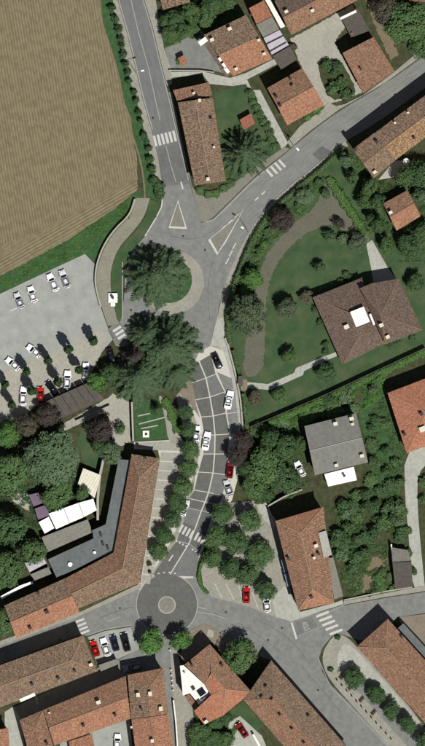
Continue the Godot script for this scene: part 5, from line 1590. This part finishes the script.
	undergrowth(pv([0, 278, 49, 252, 88, 228, 130, 198, 134, 214, 100, 244, 40, 272, 0, 291]), 1500, 0.14, 0.35, "leaf_bright", "rough tufts on the grass bank")
	undergrowth(pv([196, 722, 226, 712, 240, 722, 230, 746, 190, 746]), 900, 0.18, 0.7, "leaf_mid", "leafy ground cover behind the white terrace house")


func plant_hedges() -> void:
	hedge(chaikin(pv([344, 148, 314, 175.5, 293, 192, 273, 210, 262, 224, 248, 249, 238, 273, 230, 300, 227, 320, 230, 344]), 1), 1.25, 1.7, "leaf_mid", "long curving hedge between road and park", 85.0)
	hedge(pv([233, 350, 240, 378]), 1.0, 1.5, "leaf_mid", "short hedge above the park gate")
	hedge(pv([243.4, 394, 245, 412, 247, 428]), 1.0, 1.5, "leaf_mid", "short hedge below the park gate")
	hedge(pv([425, 351.4, 381, 372.6, 327, 398, 269, 423]), 1.9, 1.4, "leaf_bright", "long straight hedge along the diagonal garden wall", 130.0)
	hedge(chaikin(pv([204, 558, 200, 566, 198.6, 574, 199.6, 584, 204, 590, 208.6, 593.4]), 1), 0.7, 0.9, "leaf_bright", "low curved hedge at the edge of the parking plaza")
	hedge(pv([164, 399, 170, 410, 175, 424, 179, 432]), 1.9, 0.5, "leaf_bright", "broad low green hedge beside the curved walk", 130.0)
	hedge(chaikin(pv([328, 178, 346, 204, 366, 236]), 1), 2.2, 0.9, "leaf_bright", "low green hedge along the gravel walk", 110.0)
	hedge(pv([404, 232, 425, 221]), 0.8, 1.1, "leaf_mid", "short garden hedge below the small two tone house")


# ==================================================================== cars
func ring_quads(st: SurfaceTool, a: Array, b: Array, closed := true) -> void:
	var n := a.size()
	for i in (n if closed else n - 1):
		var j := (i + 1) % n
		for p in [a[i], b[i], b[j], a[i], b[j], a[j]]:
			st.add_vertex(p)


func cap_ring(st: SurfaceTool, a: Array, flip: bool) -> void:
	var c := Vector3.ZERO
	for p in a:
		c += p / a.size()
	for i in a.size():
		var j := (i + 1) % a.size()
		for p in ([c, a[j], a[i]] if flip else [c, a[i], a[j]]):
			st.add_vertex(p)


func pane(p: Array, out: Vector3) -> ArrayMesh:
	var V := PackedVector3Array(); var N := PackedVector3Array()
	var n: Vector3 = (p[1] - p[0]).cross(p[2] - p[0]).normalized()
	if n.dot(out) < 0:
		n = -n
	for q in p:
		V.append(q + n * 0.02); N.append(n)
	return arr_mesh(V, N, PackedInt32Array([0, 1, 2, 0, 2, 3]))


func make_car(kind: String) -> Array:   # list of [part name, mesh, material, transform, sub-parts]
	if shared.has("car_" + kind):
		return shared["car_" + kind]
	var L := 3.95; var W := 0.84; var roof := 1.46
	var b0 := -1.85; var b1 := 0.95; var t0 := -1.55; var t1 := 0.25
	if kind == "sedan":
		L = 4.5; W = 0.88; roof = 1.42; b0 = -1.5; b1 = 1.0; t0 = -0.95; t1 = 0.3
	elif kind == "wagon":
		L = 4.55; W = 0.88; roof = 1.5; b0 = -2.1; b1 = 1.05; t0 = -1.9; t1 = 0.4
	var h := L * 0.5
	var st := SurfaceTool.new()
	st.begin(Mesh.PRIMITIVE_TRIANGLES)
	st.set_smooth_group(1)
	var rings := []
	for s in [[-1.0, 0.70, 0.62], [-0.97, 0.86, 0.80], [-0.86, 0.96, 0.90], [-0.5, 1.0, 0.93], [0.0, 1.0, 0.92], [0.45, 0.99, 0.90], [0.75, 0.95, 0.82], [0.93, 0.86, 0.72], [0.985, 0.72, 0.62], [1.0, 0.6, 0.5]]:
		var x: float = s[0] * h
		var hw: float = W * s[1]
		var top: float = s[2]
		var ring := []
		for q in [[0.9, 0.24], [1.0, 0.4], [1.01, top - 0.26], [0.97, top - 0.1], [0.86, top - 0.02], [0.4, top + 0.02]]:
			ring.append(Vector3(x, q[1], q[0] * hw))
		var m := ring.duplicate()
		m.reverse()
		for q in m:
			ring.append(Vector3(q.x, q.y, -q.z))
		rings.append(ring)
	for i in rings.size() - 1:
		ring_quads(st, rings[i], rings[i + 1])
	cap_ring(st, rings[0], true)
	cap_ring(st, rings[-1], false)
	var cr := []
	for s in [[0.86, b0, b1, W * 0.95], [1.2, lerpf(b0, t0, 0.6), lerpf(b1, t1, 0.6), W * 0.86], [roof - 0.07, lerpf(b0, t0, 0.97), lerpf(b1, t1, 0.97), W * 0.78], [roof, t0 + 0.12, t1 - 0.15, W * 0.7]]:
		var ring := []
		for k in 24:
			var a := TAU * k / 24.0
			var cx := signf(cos(a)) * pow(absf(cos(a)), 0.35)
			var cz := signf(sin(a)) * pow(absf(sin(a)), 0.35)
			ring.append(Vector3((s[1] + s[2]) * 0.5 + cx * (s[2] - s[1]) * 0.5, s[0], cz * s[3]))
		cr.append(ring)
	for i in cr.size() - 1:
		ring_quads(st, cr[i], cr[i + 1])
	cap_ring(st, cr[-1], false)
	st.index()
	st.generate_normals()
	var out := [["body", st.commit(), "body"]]
	# glass
	var x0 := lerpf(b1, t1, 0.1); var x1 := lerpf(b1, t1, 0.93)
	out.append(["windscreen", pane([Vector3(x0, 0.92, -W * 0.8), Vector3(x0, 0.92, W * 0.8), Vector3(x1, roof - 0.1, W * 0.66), Vector3(x1, roof - 0.1, -W * 0.66)], Vector3(1, 0.5, 0)), "window_glass"])
	x0 = lerpf(b0, t0, 0.12); x1 = lerpf(b0, t0, 0.93)
	out.append(["rear_window", pane([Vector3(x0, 0.95, -W * 0.76), Vector3(x0, 0.95, W * 0.76), Vector3(x1, roof - 0.1, W * 0.64), Vector3(x1, roof - 0.1, -W * 0.64)], Vector3(-1, 0.5, 0)), "window_glass"])
	for sd in [-1.0, 1.0]:
		var mx := (b0 + b1) * 0.5
		var z0: float = sd * W * 0.935; var z1: float = sd * W * 0.795
		out.append(["side_window", pane([Vector3(mx + 0.04, 0.94, z0), Vector3(b1 - 0.35, 0.94, z0), Vector3(t1 - 0.12, roof - 0.14, z1), Vector3(mx + 0.04, roof - 0.14, z1)], Vector3(0, 0.2, sd)), "window_glass"])
		out.append(["side_window", pane([Vector3(b0 + 0.4, 0.94, z0), Vector3(mx - 0.04, 0.94, z0), Vector3(mx - 0.04, roof - 0.14, z1), Vector3(t0 + 0.3, roof - 0.14, z1)], Vector3(0, 0.2, sd)), "window_glass"])
	out.append(["W", [h * 0.66, -h * 0.64], W])
	out.append(["H", h, W])
	shared["car_" + kind] = out
	return out


func car(kind: String, paint: String, x: float, y: float, dx: float, dy: float, label: String, group := "", base := 0.06) -> void:
	var spec := make_car(kind)
	var t := thing("parked_car", label, "car", g(x, y, base), group)
	t.rotation.y = -atan2(dy, dx)
	for s in spec:
		if s[0] == "W":
			for fx in s[1]:
				for sd in [-1.0, 1.0]:
					var w := part("wheel", cyl_mesh(0.31, 0.31, 0.2, 16), "tyre", t, Vector3(fx, 0.31, sd * (s[2] - 0.08)))
					w.rotation = Vector3(PI / 2, 0, 0)
					var rim := part("rim", cyl_mesh(0.19, 0.19, 0.03, 12), "grey_metal", w, Vector3(0, sd * 0.1, 0))
					rim.position = Vector3(0, 0.1 * sd, 0)
		elif s[0] == "H":
			for sd in [-1.0, 1.0]:
				part("headlight", box_mesh(0.2, 0.14, 0.32), "head_light", t, Vector3(s[1] * 0.945, 0.62, sd * s[2] * 0.62), sd * 0.35)
				part("tail_light", box_mesh(0.12, 0.22, 0.22), "red_light", t, Vector3(-s[1] * 0.965, 0.72, sd * s[2] * 0.72))
				part("mirror", box_mesh(0.12, 0.12, 0.2), "paint_" + paint, t, Vector3(s[1] * 0.32, 0.98, sd * (s[2] + 0.05)))
			part("number_plate", box_mesh(0.02, 0.11, 0.5), "plate", t, Vector3(-s[1] - 0.005, 0.5, 0))
		else:
			obj(s[0], s[1], ("paint_" + paint) if s[2] == "body" else s[2], t)


func park_cars() -> void:
	var up := "cars parked against the grass bank"
	car("hatch", "silver", 19.4, 300.6, -0.36, -0.93, "silver car at the end of the row by the short white bay mark", up)
	car("hatch", "white", 32.6, 294.4, -0.3, -0.95, "small white car between the silver end car and the long white one", up)
	car("wagon", "white", 53, 282.4, -0.42, -0.9, "white long car in the pair against the grass bank", up)
	car("wagon", "silver", 65, 279, -0.36, -0.93, "silver long car beside the white one at the bank", up)
	car("hatch", "white", 34, 351, -0.78, -0.62, "white car parked askew beside the upper slim trees", "")
	car("hatch", "white", 13, 364, -0.76, -0.65, "white car parked askew beside the lower slim trees", "")
	car("wagon", "white", 23.6, 396, 0.05, -1.0, "white wagon parked between two slim trees near the purple tree", "")
	car("hatch", "red", 41, 395, -0.05, -1.0, "red car parked beside the corner of the carport", "")
	car("hatch", "black", 52, 388, -0.6, -0.8, "black car slanting towards the carport roof", "")
	car("wagon", "white", 67.6, 380, 0.03, -1.0, "white wagon in front of the carport middle", "")
	car("hatch", "white", 86, 371, 0.0, -1.0, "white car at the end of the carport by the bright green tree", "")
	car("hatch", "black", 111, 356, 0.25, 0.97, "black car under the reddish conifer", "")
	car("hatch", "black", 217, 361, 0.4, 0.92, "black car parked at the head of the boulevard", "", 0.08)
	car("sedan", "white", 229, 400, 0.2, -0.98, "white saloon parked in a bay beside the park wall", "", 0.08)
	car("sedan", "white", 206.4, 441, 0.17, -0.98, "white saloon on the left lane of the boulevard", "", 0.08)
	car("hatch", "white", 196.6, 434, 0.12, -0.99, "white car half under the plaza row of trees", "", 0.1)
	car("hatch", "maroon", 230, 470, 0.1, -0.99, "dark red car half under the purple red tree", "", 0.08)
	car("hatch", "silver", 228.4, 488, -0.3, -0.95, "silver car at the kerb beside the thicket", "", 0.08)
	car("hatch", "white", 184.6, 508, 0.3, -0.95, "white car half under the trees near the boulevard zebra", "", 0.1)
	car("hatch", "red", 246.4, 595, 0.02, -1.0, "red car parked at the edge of the tree plaza", "", 0.1)
	car("hatch", "white", 267, 604, -0.1, -1.0, "white car at the corner of the tree plaza", "", 0.1)
	car("hatch", "red", 95, 648.4, -0.3, -0.95, "red car in the small parking pocket", "four cars in the parking pocket")
	car("wagon", "white", 105.6, 647, -0.3, -0.95, "white wagon in the small parking pocket", "four cars in the parking pocket")
	car("hatch", "blue", 114.6, 643, -0.26, -0.96, "dark blue car in the small parking pocket", "four cars in the parking pocket")
	car("wagon", "black", 125.6, 642, -0.24, -0.97, "black wagon in the small parking pocket", "four cars in the parking pocket")
	car("wagon", "steel", 132.6, 667, -0.97, 0.22, "steel blue car in the shade above the tiled blocks", "")
	car("hatch", "white", 117.6, 742, 0.03, -1.0, "white car in the pale courtyard", "", 0.04)
	car("hatch", "maroon", 242, 730, -0.55, -0.83, "dark red car on the pale drive behind the tiled houses", "", 0.04)
	car("hatch", "white", 300, 469, -0.45, -0.9, "white car in the thicket beside the grey roofed house", "", 0.02)


# ==================================================================== lamps, bollards and small things
func lamp(x: float, y: float, dx: float, dy: float, label: String) -> void:
	var t := thing("street_lamp", label, "street lamp", g(x, y, 0.1))
	part("pole", cyl_mesh(0.09, 0.05, 7.0, 10), "grey_metal", t, Vector3(0, 3.5, 0))
	var a := part("arm", box_mesh(1.5, 0.07, 0.07), "grey_metal", t, Vector3(dx * 0.75, 6.95, dy * 0.75), -atan2(dy, dx))
	part("lamp_head", box_mesh(0.75, 0.14, 0.34), "white_metal", a, Vector3(0.85, -0.02, 0))
	part("base", cyl_mesh(0.16, 0.13, 0.3, 10), "grey_metal", t, Vector3(0, 0.15, 0))


func bollard(x: float, y: float, m: String, label: String, group: String, base := 0.06) -> void:
	var t := thing("bollard", label, "bollard", g(x, y, base), group)
	part("post", cyl_mesh(0.16, 0.14, 0.8, 12), m, t, Vector3(0, 0.4, 0))
	part("cap", cyl_mesh(0.18, 0.08, 0.14, 12), m, t, Vector3(0, 0.87, 0))


func set_furniture() -> void:
	lamp(136.4, 73.4, 0.97, -0.24, "street lamp leaning over the north road from the verge")
	lamp(248, 231.6, -0.85, -0.5, "street lamp at the park hedge by the pointed traffic island")
	lamp(293, 145, 0.65, 0.75, "street lamp at the kerb below the half orange house")
	for k in 5:
		bollard(171 + k * 0.5, 670 + k * 5.0, "white_metal", "%s white bollard from the roundabout in the passage row" % NTH[k], "bollards of the passage")
	bollard(170, 650, "white_metal", "single white bollard at the head of the passage", "")
	var bl := "%s dark bollard from the zebra along the square edge"
	for k in 12:
		var p := Vector2(334, 681).lerp(Vector2(388, 740), k / 11.0)
		bollard(p.x + 3.0, p.y - 1.0, "dark_metal", bl % NTH[k], "bollards along the square", 0.14)
	# planters and benches of the square
	for q in [[338, 638, "stone planter with a dark shrub at the zebra end of the square"], [331, 670, "stone planter with a dark shrub at the first tree of the square"]]:
		var t := thing("planter", q[2], "planter", g(q[0], q[1], 0.15))
		part("trough", box_mesh(1.5, 0.5, 0.6), "stone", t, Vector3(0, 0.25, 0), 0.6)
		var f := part("plant", crowns.shrub[0], "leaf_dark", t, Vector3(0, 0.75, 0), 0.3)
		f.scale = Vector3(0.75, 0.5, 0.6)
	for q in [[342, 677], [351, 688], [362, 700], [374, 713]]:
		var t := thing("bench", "small pale bench between the square trees", "bench", g(q[0], q[1], 0.15), "benches of the square")
		t.rotation.y = 0.85
		part("seat", box_mesh(1.5, 0.06, 0.42), "wood", t, Vector3(0, 0.45, 0))
		part("backrest", box_mesh(1.5, 0.35, 0.05), "wood", t, Vector3(0, 0.75, -0.22))
		for sx in [-0.6, 0.6]:
			part("leg", box_mesh(0.08, 0.45, 0.4), "stone", t, Vector3(sx, 0.22, 0))
	# white plinth by the curved footpath, boxes on the pocket lawn
	var pl := thing("monument", "white square plinth with a dark post by the curved footpath", "monument", g(113, 298, 0.13))
	part("plinth", box_mesh(2.2, 0.5, 2.3), "plaster_white", pl, Vector3(0, 0.25, 0))
	part("post", box_mesh(0.5, 1.6, 0.5), "dark_metal", pl, Vector3(0, 1.3, 0))
	part("step", box_mesh(1.1, 0.3, 0.8), "plaster_white", pl, Vector3(0, 0.15, 1.6))
	var kb := thing("stone_table", "white square slab with a dark centre on the pocket lawn", "slab", g(146, 434, 0.02))
	part("slab", box_mesh(1.5, 0.4, 1.6), "plaster_white", kb, Vector3(0, 0.2, 0))
	part("grate", box_mesh(0.6, 0.1, 0.6), "dark_metal", kb, Vector3(0.05, 0.45, 0))
	var gr := thing("gate_house", "small dark gate canopy at the park gate", "gate", g(240.6, 381))
	for sx in [-0.9, 0.9]:
		part("gate_post", box_mesh(0.4, 2.2, 0.4), "stone", gr, Vector3(0, 1.1, sx))
	part("gate_roof", box_mesh(1.2, 0.14, 2.4), "felt", gr, Vector3(0, 2.28, 0))
	for q in [[406, 162, "white parasol below the tan tiled roof"]]:
		var p := thing("parasol", q[2], "parasol", g(q[0], q[1], 0.05))
		part("pole", cyl_mesh(0.03, 0.03, 2.2, 8), "white_metal", p, Vector3(0, 1.1, 0))
		part("canopy", cyl_mesh(0.9, 0.05, 0.4, 8), "canvas_white", p, Vector3(0, 2.3, 0))
		part("base", cyl_mesh(0.3, 0.25, 0.1, 12), "stone", p, Vector3(0, 0.05, 0))
	# tables of the beige yard
	var yard := pv([8, 482, 22, 482, 32, 500, 30, 512, 20, 506, 6, 496])
	sheet("beige_yard", yard, 0.03, "gravel_pale", "beige yard between trees and mauve awnings", "yard")
